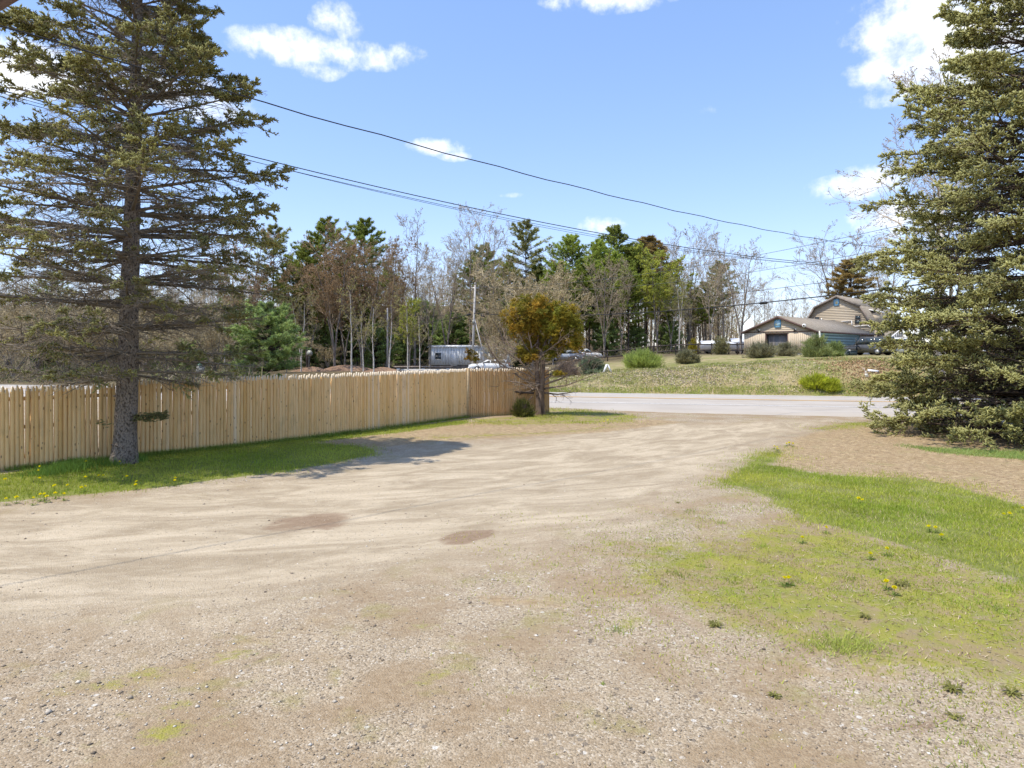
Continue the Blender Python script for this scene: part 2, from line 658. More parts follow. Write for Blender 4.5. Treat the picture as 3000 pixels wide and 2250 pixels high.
def masks(x, y):
    def soft(poly, w):
        return smooth(-w, w, poly_sd(x, y, poly))
    grass = np.maximum(soft(GRASS_L, .45), soft(GRASS_R, .5))
    grass = np.maximum(grass, soft(SPRUCE_G, .3) * .75)
    moss = np.maximum.reduce([soft(MOSS_R, 1.0) * .80, soft(CEDAR_G, .6) * .72, soft(STRIP_G, .5) * .55, soft(EDGE_G, .5) * .8])
    fg = np.zeros_like(x)
    for e in ((330, 2000, 330, 70), (560, 2140, 420, 60), (750, 1900, 180, 40), (1250, 1830, 130, 25), (1600, 1740, 90, 20), (200, 1960, 160, 40), (1880, 1820, 120, 30),
              (480, 2080, 250, 40), (1250, 2000, 160, 40), (100, 2180, 200, 40)):
        fg = np.maximum(fg, smooth(0, .9, ell(x, y, *e)) * .48)
    moss = np.maximum(moss, fg)
    litter = np.maximum(soft(LITTER_L, .5), soft(LITTER_R, .6))
    fgl = np.zeros_like(x)
    for e in ((400, 2000, 700, 120), (900, 1850, 600, 80), (1600, 1760, 500, 90), (2300, 1990, 700, 120), (1900, 1500, 160, 60), (2000, 1620, 350, 90)):
        fgl = np.maximum(fgl, smooth(0, .9, ell(x, y, *e)) * .5)
    litter = np.maximum(litter, fgl)
    pale = soft(PALE, 2.2)
    brown = np.maximum(smooth(0, .7, ell(x, y, 900, 1528, 190, 36)) * .8, smooth(0, .35, ell(x, y, 1370, 1572, 90, 24)))
    brown = np.maximum(brown, smooth(0, .8, ell(x, y, 1900, 1440, 60, 40)) * .4)
    brown = np.maximum(brown, smooth(0, .8, ell(x, y, 2700, 2110, 300, 40)) * .7)
    bank = ((y - far_edge(x)) * CX > -.2).astype(float)
    return grass, moss, litter, pale, brown, bank


def lines(fine0, fine1, step, lo, hi, g=1.16, mids=()):
    a = list(np.arange(fine0, fine1 + 1e-6, step))
    x, st = fine1, step
    for (to, s2) in mids:
        while x + s2 <= to:
            x += s2
            a.append(x)
        st = s2
    while x < hi:
        st *= g
        x += st
        a.append(x)
    x, st, b = fine0, step, []
    while x > lo:
        st *= g
        x -= st
        b.append(x)
    return np.array(b[::-1] + a)


def build_ground():
    xs = lines(-14.5, 18, .14, -900, 900)
    ys = lines(3, 31, .14, -60, 1500, mids=((62, .4),))
    X, Y = np.meshgrid(xs, ys)
    x, y = X.ravel(), Y.ravel()
    z = terrain(x, y)
    # the bed under the road lies a little lower
    s = (y - far_edge(x)) * CX
    z = np.where((s < .3) & (s > -13), np.minimum(z, 0) - .035 * smooth(-13, -9.5, s) * (np.abs(x) < 300), z)
    z = z - .004 * smooth(150, 900, np.hypot(x, y)) * 100
    nx, ny = len(xs), len(ys)
    i, j = np.meshgrid(np.arange(nx - 1), np.arange(ny - 1))
    b = (j * nx + i).ravel()
    F = np.stack([b, b + 1, b + nx + 1, b + nx], 1)
    g = Geo()
    g.add(np.stack([x, y, z], 1), F)
    me = g.mesh('ground', smooth_=True)
    gr, mo, li, pa, br, bk = masks(x, y)
    for nm, ch in (('mask_a', (gr, mo, li)), ('mask_b', (pa, br, bk))):
        at = me.attributes.new(nm, 'FLOAT_COLOR', 'POINT')
        at.data.foreach_set('color', np.stack([*ch, np.ones_like(gr)], 1).astype(np.float32).ravel())
    m = NT('ground_soil')
    v = m.coord('Object')
    ga, gm, gl = (m.attr('mask_a', k) for k in range(3))
    gp, gb, gk = (m.attr('mask_b', k) for k in range(3))
    big = m.noise(v, .45, 4, .6)
    mid = m.noise(v, 2.3, 5, .65)
    fine = m.noise(v, 17, 4, .7)
    grain = m.noise(v, 90, 3, .7)
    # wheel-worn streaks that follow the bend of the drive
    sep = m.n('ShaderNodeSeparateXYZ')
    m.l(v, sep.inputs[0])
    dx = m.math('SUBTRACT', sep.outputs[0], -9.0)
    dy = m.math('SUBTRACT', sep.outputs[1], 33.0)
    rad = m.math('SQRT', m.math('ADD', m.math('MULTIPLY', dx, dx), m.math('MULTIPLY', dy, dy)))
    ang = m.math('ARCTAN2', dx, m.math('MULTIPLY', dy, -1.0))
    cb = m.n('ShaderNodeCombineXYZ')
    m.l(m.math('MULTIPLY', rad, 1.0), cb.inputs[0])
    m.l(m.math('MULTIPLY', ang, 7.5), cb.inputs[1])
    streak = m.noise(cb.outputs[0], 1.7, 8, .68, .9)
    streak2 = m.noise(cb.outputs[0], 5.5, 6, .65, .8)
    # stones of the gravel
    vc = m.n('ShaderNodeTexVoronoi')
    vc.inputs['Scale'].default_value = 72
    m.l(v, vc.inputs['Vector'])
    vcs = m.n('ShaderNodeSeparateColor')
    m.l(vc.outputs['Color'], vcs.inputs[0])
    vc2 = m.n('ShaderNodeTexVoronoi')
    vc2.inputs['Scale'].default_value = 21
    m.l(v, vc2.inputs['Vector'])
    vcs2 = m.n('ShaderNodeSeparateColor')
    m.l(vc2.outputs['Color'], vcs2.inputs[0])
    stone = m.ramp(vcs.outputs[0], [(0, (.11, .092, .072)), (.14, (.25, .20, .142)), (.5, (.37, .298, .21)), (.8, (.48, .40, .295)), (.94, (.52, .45, .35)), (1, (.68, .62, .52))])
    sand = m.mix(m.map(mid, .3, .7), (.335, .252, .158), (.475, .37, .24))
    stony = m.math('ADD', m.math('MULTIPLY', m.map(fine, .35, .65), .5), .4)
    base = m.mix(stony, sand, stone)
    # bigger pale or dark stones here and there
    rare = m.math('MULTIPLY', m.math('GREATER_THAN', vcs2.outputs[1], .93), m.math('LESS_THAN', vc2.outputs['Distance'], .42))
    base = m.mix(m.math('MULTIPLY', rare, .8), base, m.ramp(vcs2.outputs[2], [(0, (.10, .088, .078)), (.4, (.28, .235, .185)), (.7, (.48, .43, .36)), (1, (.70, .67, .60))]))
    # pale dusty wheel tracks
    dust = m.mix(m.map(streak, .35, .68), (.345, .272, .180), (.585, .485, .345))
    dust = m.mix(m.math('MULTIPLY', m.map(streak2, .5, .75), .45), dust, (.58, .49, .36))
    dust = m.mix(m.math('MULTIPLY', m.map(fine, .5, .7), .75), dust, stone)
    tr = m.map(m.math('ADD', gp, m.math('ADD', m.math('MULTIPLY', m.math('SUBTRACT', big, .5), .9), m.math('MULTIPLY', m.math('SUBTRACT', mid, .5), .5))), .15, .9)
    base = m.mix(m.math('MULTIPLY', tr, .9), base, dust)
    # earthy and mossy film over the less driven gravel
    film = m.noise(v, .8, 5, .65, .4)
    notr = m.math('SUBTRACT', 1.0, tr)
    base = m.mix(m.math('MULTIPLY', m.math('MULTIPLY', m.map(film, .42, .62), notr), .85), base, m.mix(m.map(fine, .3, .7), (.265, .185, .108), (.375, .28, .175)))
    film2 = m.noise(v, 1.25, 5, .7, .3)
    base = m.mix(m.math('MULTIPLY', m.math('MULTIPLY', m.map(film2, .53, .68), notr), .6), base, m.mix(m.map(fine, .3, .7), (.235, .205, .06), (.33, .285, .12)))
    # damp brown earth
    bm = m.map(m.math('ADD', gb, m.math('ADD', m.math('MULTIPLY', m.math('SUBTRACT', mid, .5), .9), m.math('MULTIPLY', m.math('SUBTRACT', streak2, .5), 1.2))), .25, .85)
    base = m.mix(m.math('MULTIPLY', bm, .72), base, m.mix(m.map(fine, .35, .65), (.20, .125, .078), (.27, .18, .115)))
    # dry straw and needle litter
    film_ = m.noise(v, 1.7, 5, .7, .5)
    tus = m.noise(m.coord('Object', (.55, 1.3, 1)), 11, 5, .75)
    straw = m.mix(m.map(tus, .36, .62), (.185, .12, .062), (.54, .405, .235))
    straw = m.mix(m.math('MULTIPLY', m.map(mid, .42, .62), .55), straw, (.30, .205, .11))
    straw = m.mix(m.math('MULTIPLY', m.map(film_, .52, .7), .5), straw, (.27, .255, .09))
    straw = m.mix(m.math('MULTIPLY', m.map(grain, .5, .7), .5), straw, (.56, .44, .265))
    lm = m.map(m.math('ADD', gl, m.math('MULTIPLY', m.math('SUBTRACT', mid, .5), 1.0)), .35, .7)
    base = m.mix(m.math('MULTIPLY', lm, .85), base, straw)
    # moss and sparse turf
    mossc = m.mix(m.map(mid, .35, .65), (.185, .215, .025), (.29, .28, .045))
    mossc = m.mix(m.math('MULTIPLY', m.map(grain, .45, .65), .55), mossc, (.36, .30, .12))
    mossc = m.mix(m.math('MULTIPLY', m.map(film_, .46, .58), .8), mossc, (.31, .23, .125))
    mm = m.map(m.math('ADD', gm, m.math('ADD', m.math('MULTIPLY', m.math('SUBTRACT', mid, .5), 1.5), m.math('MULTIPLY', m.math('SUBTRACT', fine, .5), .9))), .3, .75)
    base = m.mix(m.math('MULTIPLY', mm, .92), base, mossc)
    turf = m.mix(m.map(mid, .3, .7), (.15, .175, .035), (.25, .255, .07))
    turf = m.mix(m.math('MULTIPLY', m.map(grain, .5, .7), .4), turf, (.27, .25, .11))
    gg = m.map(m.math('ADD', ga, m.math('ADD', m.math('MULTIPLY', m.math('SUBTRACT', mid, .5), .9), m.math('MULTIPLY', m.math('SUBTRACT', fine, .5), .5))), .35, .6)
    base = m.mix(gg, base, turf)
    # bank and woodland floor beyond the road
    n7 = m.noise(v, .9, 6, .7)
    bankc = m.mix(m.map(n7, .36, .62), (.20, .21, .06), (.36, .285, .155))
    bankc = m.mix(m.math('MULTIPLY', m.map(fine, .55, .75), .5), bankc, (.50, .42, .33))
    far = m.math('MAXIMUM', m.map(sep.outputs[1], 62, 80), m.math('MULTIPLY', m.map(sep.outputs[1], 44, 50), m.map(sep.outputs[0], 2, -3)))
    floor_ = m.mix(m.map(big, .35, .65), (.11, .085, .052), (.17, .135, .075))
    bankc = m.mix(far, bankc, floor_)
    base = m.mix(gk, base, bankc)
    hb = m.math('ADD', m.math('MULTIPLY', fine, .5), m.math('ADD', m.math('MULTIPLY', grain, .35), m.math('MULTIPLY', vc.outputs['Distance'], -.6)))
    hb = m.math('ADD', hb, m.math('MULTIPLY', m.math('MULTIPLY', streak, gp), 2.5))
    m.bump(hb, .6, .025)
    me.materials.append(m.done(base, .95, 0, .12))
    o = ob('ground', me)
    tag(o, kind='structure')


build_ground()

# ------------------------------------------------------------------ road
NEAR_X = np.array([-160, 0.5, 2.5, 4.5, 6.8, 10, 14, 20, 120.])
NEAR_Y = np.array([30.9 + .23 * 160, 30.75, 29.9, 28.6, 27.4, 26.4, 25.3, 23.9, 23.9 - .23 * 100])


def build_road():
    xs = np.unique(np.concatenate([np.linspace(-160, -12, 30), np.linspace(-12, 26, 220), np.linspace(26, 120, 24)]))
    yn = np.interp(xs, NEAR_X, NEAR_Y) + wob(xs, xs, 2.2) * .1 * ((xs > -12) & (xs < 26))
    yf = far_edge(xs) + .35
    K = 14
    t = np.linspace(0, 1, K)
    Y = yn[:, None] * (1 - t) + yf[:, None] * t
    X = np.repeat(xs[:, None], K, 1)
    camber = .02 + .03 * np.sin(t * math.pi)
    Z = np.repeat(camber[None], len(xs), 0)
    Z[:, 0] = -.03
    n = len(xs)
    i, j = np.meshgrid(np.arange(n - 1), np.arange(K - 1), indexing='ij')
    b = (i * K + j).ravel()
    g = Geo()
    g.add(np.stack([X, Y, Z], -1).reshape(-1, 3), np.stack([b, b + K, b + K + 1, b + 1], 1))
    m = NT('asphalt')
    v = m.coord('Object')
    tcn = m.noise(v, .5, 4)
    gr = m.noise(v, 60, 3, .7)
    # lengthwise wear along the lanes
    mp = m.n('ShaderNodeMapping')
    mp.inputs['Rotation'].default_value = (0, 0, math.atan(.23))
    mp.inputs['Scale'].default_value = (.04, 1.1, 1)
    m.l(v, mp.inputs[0])
    lane = m.noise(mp.outputs[0], 1.2, 4, .6)
    c = m.mix(m.map(tcn, .3, .7), (.385, .34, .29), (.445, .40, .345))
    c = m.mix(m.math('MULTIPLY', m.map(lane, .4, .7), .5), c, (.49, .445, .39))
    c = m.mix(m.math('MULTIPLY', m.map(gr, .5, .75), .4), c, (.52, .49, .445))
    # sand blown on from the drive
    sp = m.n('ShaderNodeSeparateXYZ')
    m.l(v, sp.inputs[0])
    dd = m.math('ADD', sp.outputs[1], m.math('MULTIPLY', sp.outputs[0], .23))
    sandm = m.map(m.math('ADD', dd, m.math('MULTIPLY', m.noise(v, 1.3, 4), 1.6)), 29.6, 31.6, 1., 0.)
    c = m.mix(m.math('MULTIPLY', sandm, .6), c, (.46, .40, .33))
    m.bump(gr, .25, .008)
    tag(ob('road', g, m.done(c, .95, 0, .04)), kind='structure')

    def line(name, y_off, w, mat, z):
        xx = np.linspace(-150, 110, 160)
        g = Geo()
        yy = far_edge(xx) + y_off
        tt = np.clip((yy - np.interp(xx, NEAR_X, NEAR_Y)) / (far_edge(xx) + .35 - np.interp(xx, NEAR_X, NEAR_Y)), 0, 1)
        zz = .02 + .03 * np.sin(tt * math.pi) + z
        V = np.concatenate([np.stack([xx, yy - w / 2, zz], 1), np.stack([xx, yy + w / 2, zz], 1)])
        k = len(xx)
        a = np.arange(k - 1)
        g.add(V, np.stack([a, a + 1, a + k + 1, a + k], 1))
        tag(ob(name, g, mat), kind='structure')

    def paint(name, c):
        m = NT(name)
        n = m.noise(m.coord('Object'), 6, 5, .7)
        return m.done(m.mix(m.map(n, .5, .72), c, (.40, .39, .37)), .8)
    white = paint('white_road_paint', (.80, .79, .76))
    yellow = paint('yellow_road_paint', (.72, .40, .07))
    line('road_edge_line', -.12, .16, white, .010)
    line('road_edge_line', -7.75, .15, white, .010)
    line('road_centre_line', -3.85, .13, yellow, .010)
    line('road_centre_line', -4.10, .13, yellow, .010)


build_road()

# ------------------------------------------------------------------ stockade fence
def wood_mat(name, pal, grain=1.0):
    m = NT(name)
    oi = m.n('ShaderNodeObjectInfo')
    tc = m.n('ShaderNodeTexCoord')
    off = m.n('ShaderNodeVectorMath', operation='ADD')
    m.l(tc.outputs['Object'], off.inputs[0])
    cv = m.n('ShaderNodeCombineXYZ')
    for k in range(3):
        m.l(m.math('MULTIPLY', oi.outputs['Random'], 37.0 + 11 * k), cv.inputs[k])
    m.l(cv.outputs[0], off.inputs[1])
    mp = m.n('ShaderNodeMapping')
    mp.inputs['Scale'].default_value = (22, 22, 1.1)
    m.l(off.outputs[0], mp.inputs[0])
    g = m.noise(mp.outputs[0], 1.6, 5, .65, .5)
    c = m.ramp(oi.outputs['Random'], pal)
    c = m.mix(m.math('MULTIPLY', m.map(g, .45, .75), .42 * grain), c, (.46, .27, .11))
    c = m.mix(m.math('MULTIPLY', m.map(g, .52, .25), .35), c, (.74, .60, .42))
    kn = m.n('ShaderNodeMapping')
    kn.inputs['Scale'].default_value = (9, 9, 4.2)
    m.l(off.outputs[0], kn.inputs[0])
    kd = m.voro(kn.outputs[0], 1.0)
    c = m.mix(m.math('MULTIPLY', m.map(kd, .09, .16, 1., 0.), .75), c, (.17, .09, .045))
    blot = m.noise(off.outputs[0], 2.2, 3)
    c = m.mix(m.math('MULTIPLY', m.map(blot, .5, .75), .35), c, (.42, .30, .15))
    # splash-back and algae along the foot
    sp = m.n('ShaderNodeSeparateXYZ')
    m.l(tc.outputs['Object'], sp.inputs[0])
    ft = m.map(m.math('ADD', sp.outputs[2], m.math('MULTIPLY', m.math('SUBTRACT', g, .5), .25)), .03, .2, 1., 0.)
    c = m.mix(m.math('MULTIPLY', ft, .55), c, (.20, .20, .075))
    m.bump(g, .3, .01)
    return m.done(c, .8, 0, .15)


M['picket'] = wood_mat('fence_wood', [(0, (.72, .44, .16)), (.25, (.84, .57, .27)), (.5, (.80, .52, .235)), (.75, (.86, .60, .30)), (.9, (.76, .49, .20)), (1, (.86, .66, .42))])
M['picket_brown'] = wood_mat('brown_fence_wood', [(0, (.58, .335, .13)), (.5, (.66, .405, .18)), (1, (.70, .46, .235))])  # browner, darker wood tone for the short run past the corner
M['tip_lit'] = mat_var('sunlit_tip_wood', (.74, .62, .46), (.82, .72, .57), 20, .8)  # sunlight on the picket tips, painted in as a paler wood tone
M['rail'] = mat_var('rail_wood', (.50, .36, .20), (.62, .48, .30), 6, .8, stretch=(1, 1, 6))


def picket_mesh(w, h, seed):
    """half-round picket with a rounded point"""
    rg = np.random.default_rng(seed)
    g = Geo()
    d = .040
    prof = np.array([(-.5 * math.cos(math.pi * k / 8), -math.sin(math.pi * k / 8)) for k in range(9)] + [(.5, .3), (-.5, .3)])
    rings = [(0, 1., 1.), (h - .115, 1., 1.), (h - .06, .74, .98), (h - .015, .40, .95), (h, .26, .85)]
    lean = rg.normal() * .004
    V = []
    for z, sx, sy in rings:
        for a, b in prof:
            V.append((a * w * sx + lean * z / h, b * d * sy, z))
    n = len(prof)
    F = []
    for k in range(len(rings) - 1):
        for i in range(n):
            j = (i + 1) % n
            F.append((k * n + i, k * n + j, (k + 1) * n + j, (k + 1) * n + i))
    top = [(len(rings) - 1) * n + i for i in range(n)]
    g.add(V, [np.array(F), np.array([top])])
    me = g.mesh('picket')
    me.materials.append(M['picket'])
    me.materials.append(M['tip_lit'])
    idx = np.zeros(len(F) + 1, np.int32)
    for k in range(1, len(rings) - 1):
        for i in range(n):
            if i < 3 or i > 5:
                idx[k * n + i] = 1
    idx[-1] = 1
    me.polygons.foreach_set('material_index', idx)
    return me


FENCE = np.array([(-15.2, 9.6), (-10.6, 14.25), (-8.95, 15.95), (-8.05, 16.75), (-7.1, 17.75), (-6.05, 19.0), (-4.7, 20.9), (-1.68, 25.6)])
FENCE2 = np.array([(-1.62, 25.68), (.15, 26.55), (1.5, 27.5)])


def build_fence():
    root = thing('stockade_fence', (FENCE[3][0], FENCE[3][1], 0), 'long tan wooden stockade fence of pointed half-round pickets along the drive', 'fence')
    o0 = np.array(root.location)
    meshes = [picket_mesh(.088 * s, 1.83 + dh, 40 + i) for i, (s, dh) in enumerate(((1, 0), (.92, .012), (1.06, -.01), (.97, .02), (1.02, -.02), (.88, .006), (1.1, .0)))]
    browner = [me.copy() for me in meshes[:4]]
    for me in browner:
        me.materials[0] = M['picket_brown']
    rr = random.Random(8)

    def run(line, dz_of, ms):
        seg = np.linalg.norm(np.diff(line, axis=0), axis=1)
        cum = np.concatenate([[0], np.cumsum(seg)])
        s = 0.0
        out = []
        while s < cum[-1]:
            x, y = np.interp(s, cum, line[:, 0]), np.interp(s, cum, line[:, 1])
            x2, y2 = np.interp(s + .05, cum, line[:, 0]), np.interp(s + .05, cum, line[:, 1])
            a = math.atan2(y2 - y, x2 - x) if s + .05 < cum[-1] else a
            me = rr.choice(ms)
            p = ob('picket', me, None, root)
            p.location = (x - o0[0], y - o0[1], float(terrain(x, y)) + dz_of(x) + rr.uniform(-.012, .012) - .01)
            p.rotation_euler = (rr.gauss(0, .004), rr.gauss(0, .006), a + rr.gauss(0, .03))
            out.append((x, y, a))
            s += .0866 + (rr.random() < .05) * rr.uniform(.004, .012)
        return out, cum

    def dz(x):
        return -.07 if x < -8.95 else 0.0
    out, cum = run(FENCE, dz, meshes)
    out2, _ = run(FENCE2, lambda x: .0, browner)
    # rails and posts behind the pickets
    for line in (FENCE, FENCE2):
        seg = np.linalg.norm(np.diff(line, axis=0), axis=1)
        cm = np.concatenate([[0], np.cumsum(seg)])
        n = int(cm[-1] / 2.4) + 1
        ss = np.linspace(0, cm[-1], n + 1)
        pts = [(np.interp(s, cm, line[:, 0]), np.interp(s, cm, line[:, 1])) for s in ss]
        for (x0, y0), (x1, y1) in zip(pts[:-1], pts[1:]):
            t = unit(np.array((x1 - x0, y1 - y0)))
            nrm = np.array((-t[1], t[0])) * .045
            zz = dz((x0 + x1) / 2) if line is FENCE else 0
            for h in (.32, .95, 1.55):
                g = Geo().beam((x0 + nrm[0] - o0[0], y0 + nrm[1] - o0[1], h + zz), (x1 + nrm[0] - o0[0], y1 + nrm[1] - o0[1], h + zz), .05, .08)
                ob('rail', g, M['rail'], root)
            nrm *= 2.4
            g = Geo().box((x0 + nrm[0] - o0[0], y0 + nrm[1] - o0[1], .85 + zz), (.1, .1, 1.8), math.atan2(t[1], t[0]))
            ob('post', g, M['rail'], root)
    # corner board where the fence turns towards the road
    g = Geo().box((FENCE[-1][0] + .02 - o0[0], FENCE[-1][1] - .05 - o0[1], .92), (.1, .06, 1.84), math.radians(42))
    ob('corner_board', g, M['rail'], root)


build_fence()

# ------------------------------------------------------------------ trees
Z3 = np.array([0, 0, 1.])


def bark_mat(name, c1, c2, scale=9, stretch=(1, 1, .35), bump=.8):
    m = NT(name)
    v = m.coord('Object', stretch)
    a = m.voro(v, scale)
    n = m.noise(v, scale * 2.2, 5, .7)
    f = m.map(m.math('ADD', a, m.math('MULTIPLY', n, .7)), .72, 1.3, 1., 0.)
    c = m.mix(f, c1, c2)
    blot = m.noise(m.coord('Object'), 3.0, 3)
    c = m.mix(m.math('MULTIPLY', m.map(blot, .5, .7), .4), c, tuple(np.array(c1) * .55))
    m.bump(m.math('ADD', a, n), bump, .03)
    return m.done(c, .9, 0, .1)


M['bark_spruce'] = bark_mat('spruce_bark', (.085, .066, .052), (.32, .265, .215), 30, (1, 1, .6), 1.0)
M['bark_cedar'] = bark_mat('cedar_bark', (.065, .042, .03), (.21, .15, .11), 10, (1, 1, .14))
M['bark_grey'] = bark_mat('grey_bark', (.12, .10, .085), (.27, .235, .205), 5)
M['bark_pine'] = bark_mat('pine_bark', (.07, .052, .042), (.16, .125, .10), 5)
M['bark_birch'] = bark_mat('pale_birch_bark', (.42, .37, .32), (.66, .61, .55), 4, (1, 1, 1.5), .3)


def trunk_geo(P, Rd, sides=14, flare=0., knots=0, seed=1):
    rg = np.random.default_rng(seed)
    P, Rd = np.array(P, float), np.array(Rd, float)
    K = max(40, len(P))
    t = np.linspace(0, 1, K)
    tt = np.linspace(0, 1, len(P))
    Q = np.stack([np.interp(t, tt, P[:, k]) for k in range(3)], 1)
    q = np.interp(t, tt, Rd)
    hgt = Q[:, 2] - Q[0, 2]
    q = q * (1 + flare * np.exp(-hgt / .22))
    V, F = tubes(Q[None], q[None], sides)
    V = V.reshape(K, sides, 3)
    c = Q[:, None]
    a = np.arange(sides) / sides * 6.283
    bulge = 1 + .05 * np.sin(a * 3 + 1)[None] * np.exp(-hgt[:, None] / .5) * 2 + .04 * rg.normal(size=(K, sides))
    V = c + (V - c) * bulge[..., None]
    g = Geo()
    g.add(V.reshape(-1, 3), F)
    for _ in range(knots):
        h = rg.uniform(.4, 2.2)
        i = int(np.argmin(np.abs(hgt - h)))
        b = rg.uniform(0, 6.283)
        d = np.array((math.cos(b), math.sin(b), .15))
        g.tube([Q[i] + d * q[i] * .85, Q[i] + d * (q[i] + rg.uniform(.02, .06))], [rg.uniform(.02, .05), rg.uniform(.012, .025)], 6)
    return g


# ---- the two big spruces
def spruce(name, base, H, prof, n1, label, rbase, opts, seed):
    rg = np.random.default_rng(seed)
    root = thing(name, base, label, 'tree')
    lean = np.array(opts.get('lean', (0, 0)))
    zz = np.linspace(0, H, 24)
    TP = np.stack([lean[0] * zz / H, lean[1] * zz / H, zz], 1)
    TR = rbase * (1 - zz / H) ** .85 + .015
    ob('trunk', trunk_geo(TP, TR, 16, opts.get('flare', .25), 11, seed).mesh('trunk', smooth_=True), M['bark_spruce'], root)
    # boughs
    z0 = opts['z0']
    u = (np.arange(n1) + rg.random(n1)) / n1
    zb = z0 + (H - .3 - z0) * u ** opts.get('crowd', 1.0)
    if opts.get('whorl'):
        wst = opts['whorl']
        zb = z0 + np.round((zb - z0) / wst) * wst + rg.normal(size=n1) * wst * .11
    az = np.arange(n1) * 2.39996 + rg.normal(size=n1) * .35
    Lb = prof(zb) * rg.uniform(.72, 1.1, n1)
    if 'side' in opts:
        Lb = Lb * opts['side'](az, zb)
    rel = zb / H
    K = 9
    s = np.linspace(0, 1, K)
    d = np.stack([np.cos(az), np.sin(az), np.zeros(n1)], 1)
    sd = np.stack([-np.sin(az), np.cos(az), np.zeros(n1)], 1)
    a = np.interp(rel, opts['a'][0], opts['a'][1]) + rg.normal(size=n1) * .06
    b = np.interp(rel, opts['b'][0], opts['b'][1]) + rg.normal(size=n1) * .05
    crv = rg.normal(size=n1) * .09
    tb = np.stack([np.interp(zb, zz, TP[:, k]) for k in range(3)], 1)
    B = tb[:, None] + Lb[:, None, None] * (s[None, :, None] * d[:, None] + (s ** 2)[None, :, None] * crv[:, None, None] * sd[:, None] +
                                           (a[:, None] * s + b[:, None] * s ** 2)[..., None] * Z3)
    br = (.012 + .011 * Lb)[:, None] * (1 - .85 * s)[None]
    wood = Geo()
    wc = np.array(opts['wood'])

    def addw(P, Rr, sides, c):
        V, F = tubes(P, Rr, sides)
        wood.add(V, F, np.repeat(np.clip(c * (1 + rg.normal(size=(len(P), 1)) * .25), 0, 1), P.shape[1] * sides, 0))
    addw(B, br, 5, wc * .8)
    # twigs in flat sprays
    T1, r1, pi, tt = kids(B, br, opts['ntw'], .16, .99, opts.get('ang', .95), opts['twl'], 5, rg, up=opts.get('tup', 0), wig=.05, rf=.5, lenpow=.72, bend=opts.get('tbend', -.08), flat=.32, lmin=.18)
    r1 = np.maximum(r1, .0035)
    addw(T1, r1, 3, wc)
    T2, r2, pi2, tt2 = kids(T1, r1, opts['ntw2'], .2, .98, .8, .42, 3, rg, up=-.05, wig=.06, rf=.6, lenpow=.5, flat=.5, lmin=.10)
    r2 = np.maximum(r2, .0028)
    addw(T2, r2, 3, wc * 1.1)
    if opts.get('hair', 0):
        T3, r3, _, _ = kids(T2, r2, opts['hair'], .2, 1., .7, .6, 2, rg, up=0, wig=.05, rf=.8, flat=.7, lmin=.08)
        addw(T3, np.maximum(r3, .0022), 3, wc * 1.15)
    # needle-clad shoots: how far in they reach, by height and by chance
    fol = Geo()
    green = opts['green'](rel[pi], tt, rg)          # chance of each twig being green
    keep1 = rg.random(len(T1)) < green
    bough_tone = rg.normal(size=(n1, 1)) * .16
    cin, cout = np.array(opts['cin']), np.array(opts['cout'])
    ctip = np.array(opts['ctip'])

    def shoots(Pp, n, t0, bi, jl):
        pos, tan, t, ii = along(Pp, n, t0, 1., rg)
        N = len(pos)
        dirv = unit(tan * .8 + rg.normal(size=(N, 3)) * .42 + Z3 * opts.get('sup', .18))
        ln = rg.uniform(.75, 1.25, N) * jl
        w = rg.uniform(0, 1, (N, 1)) ** 1.2
        base_c = (cin * (1 - w) + cout * w) * (1 + bough_tone[bi[ii]])
        tip_c = base_c * .45 + ctip * .55
        spindles(fol, pos, dirv, ln, ln * opts.get('fat', .17), np.clip(base_c, 0, 1), np.clip(tip_c, 0, 1))
    jl = opts['jl']
    shoots(T1[keep1], opts['ns1'], opts.get('in1', .25), pi[keep1], jl)
    k2 = keep1[pi2]
    shoots(T2[k2], opts['ns2'], .15, pi[pi2][k2], jl * .85)
    bsel = rg.random(n1) < np.clip(opts['green'](rel, np.ones(n1), rg) * 1.2, 0, 1)
    shoots(B[bsel], opts['nsb'], .72, np.arange(n1)[bsel], jl)
    ob('boughs', wood.mesh('boughs', color=True), M['twig'], root)
    ob('needles', fol.mesh('needles', color=True), M['leaf'], root)
    return root, fol, wood


LS = np.array((-8.62, 15.2, 0.))


def left_prof(z):
    return np.interp(z, [1.9, 2.6, 4.2, 6.0, 8.0, 10.5, 12.4, 14.0], [2.9, 3.3, 3.35, 3.2, 2.65, 1.95, 1.1, .15])


def left_green(rel, t, rg):
    h = np.interp(rel, [.12, .25, .36, .5, 1.], [.20, .38, .68, .84, .88])
    outer = np.interp(t, [.1, .4, .8, 1.], [.02, .25, .9, 1.])
    return h * outer


def left_side(az, zb):
    # longer to the left low down
    return 1 + .16 * np.cos(az - math.pi) * np.clip((7 - zb) / 4, 0, 1) - .22 * np.clip(np.cos(az), 0, 1) * np.clip((zb - 7.5) / 2, 0, 1)


spruce('spruce_tree', LS, 14.2, left_prof, 205, 'tall thinning spruce with bare lower boughs and a thick scaly trunk beside the fence', .225,
       dict(z0=1.95, whorl=.52, lean=(.35, .1), flare=.32, a=([0, .2, .5, 1], [-.13, .0, .14, .5]), b=([0, .2, .5, 1], [-.03, -.01, -.04, .05]), wood=(.265, .22, .165),
            ntw=24, twl=.42, ntw2=6, hair=2, green=left_green, cin=(.235, .205, .05), cout=(.41, .40, .135), ctip=(.64, .63, .30),
            jl=.095, ns1=20, ns2=10, nsb=64, in1=.3, fat=.165, side=left_side, crowd=1.04, tup=.02), 21)

RS = np.array((15.1, 19.6, 0.))


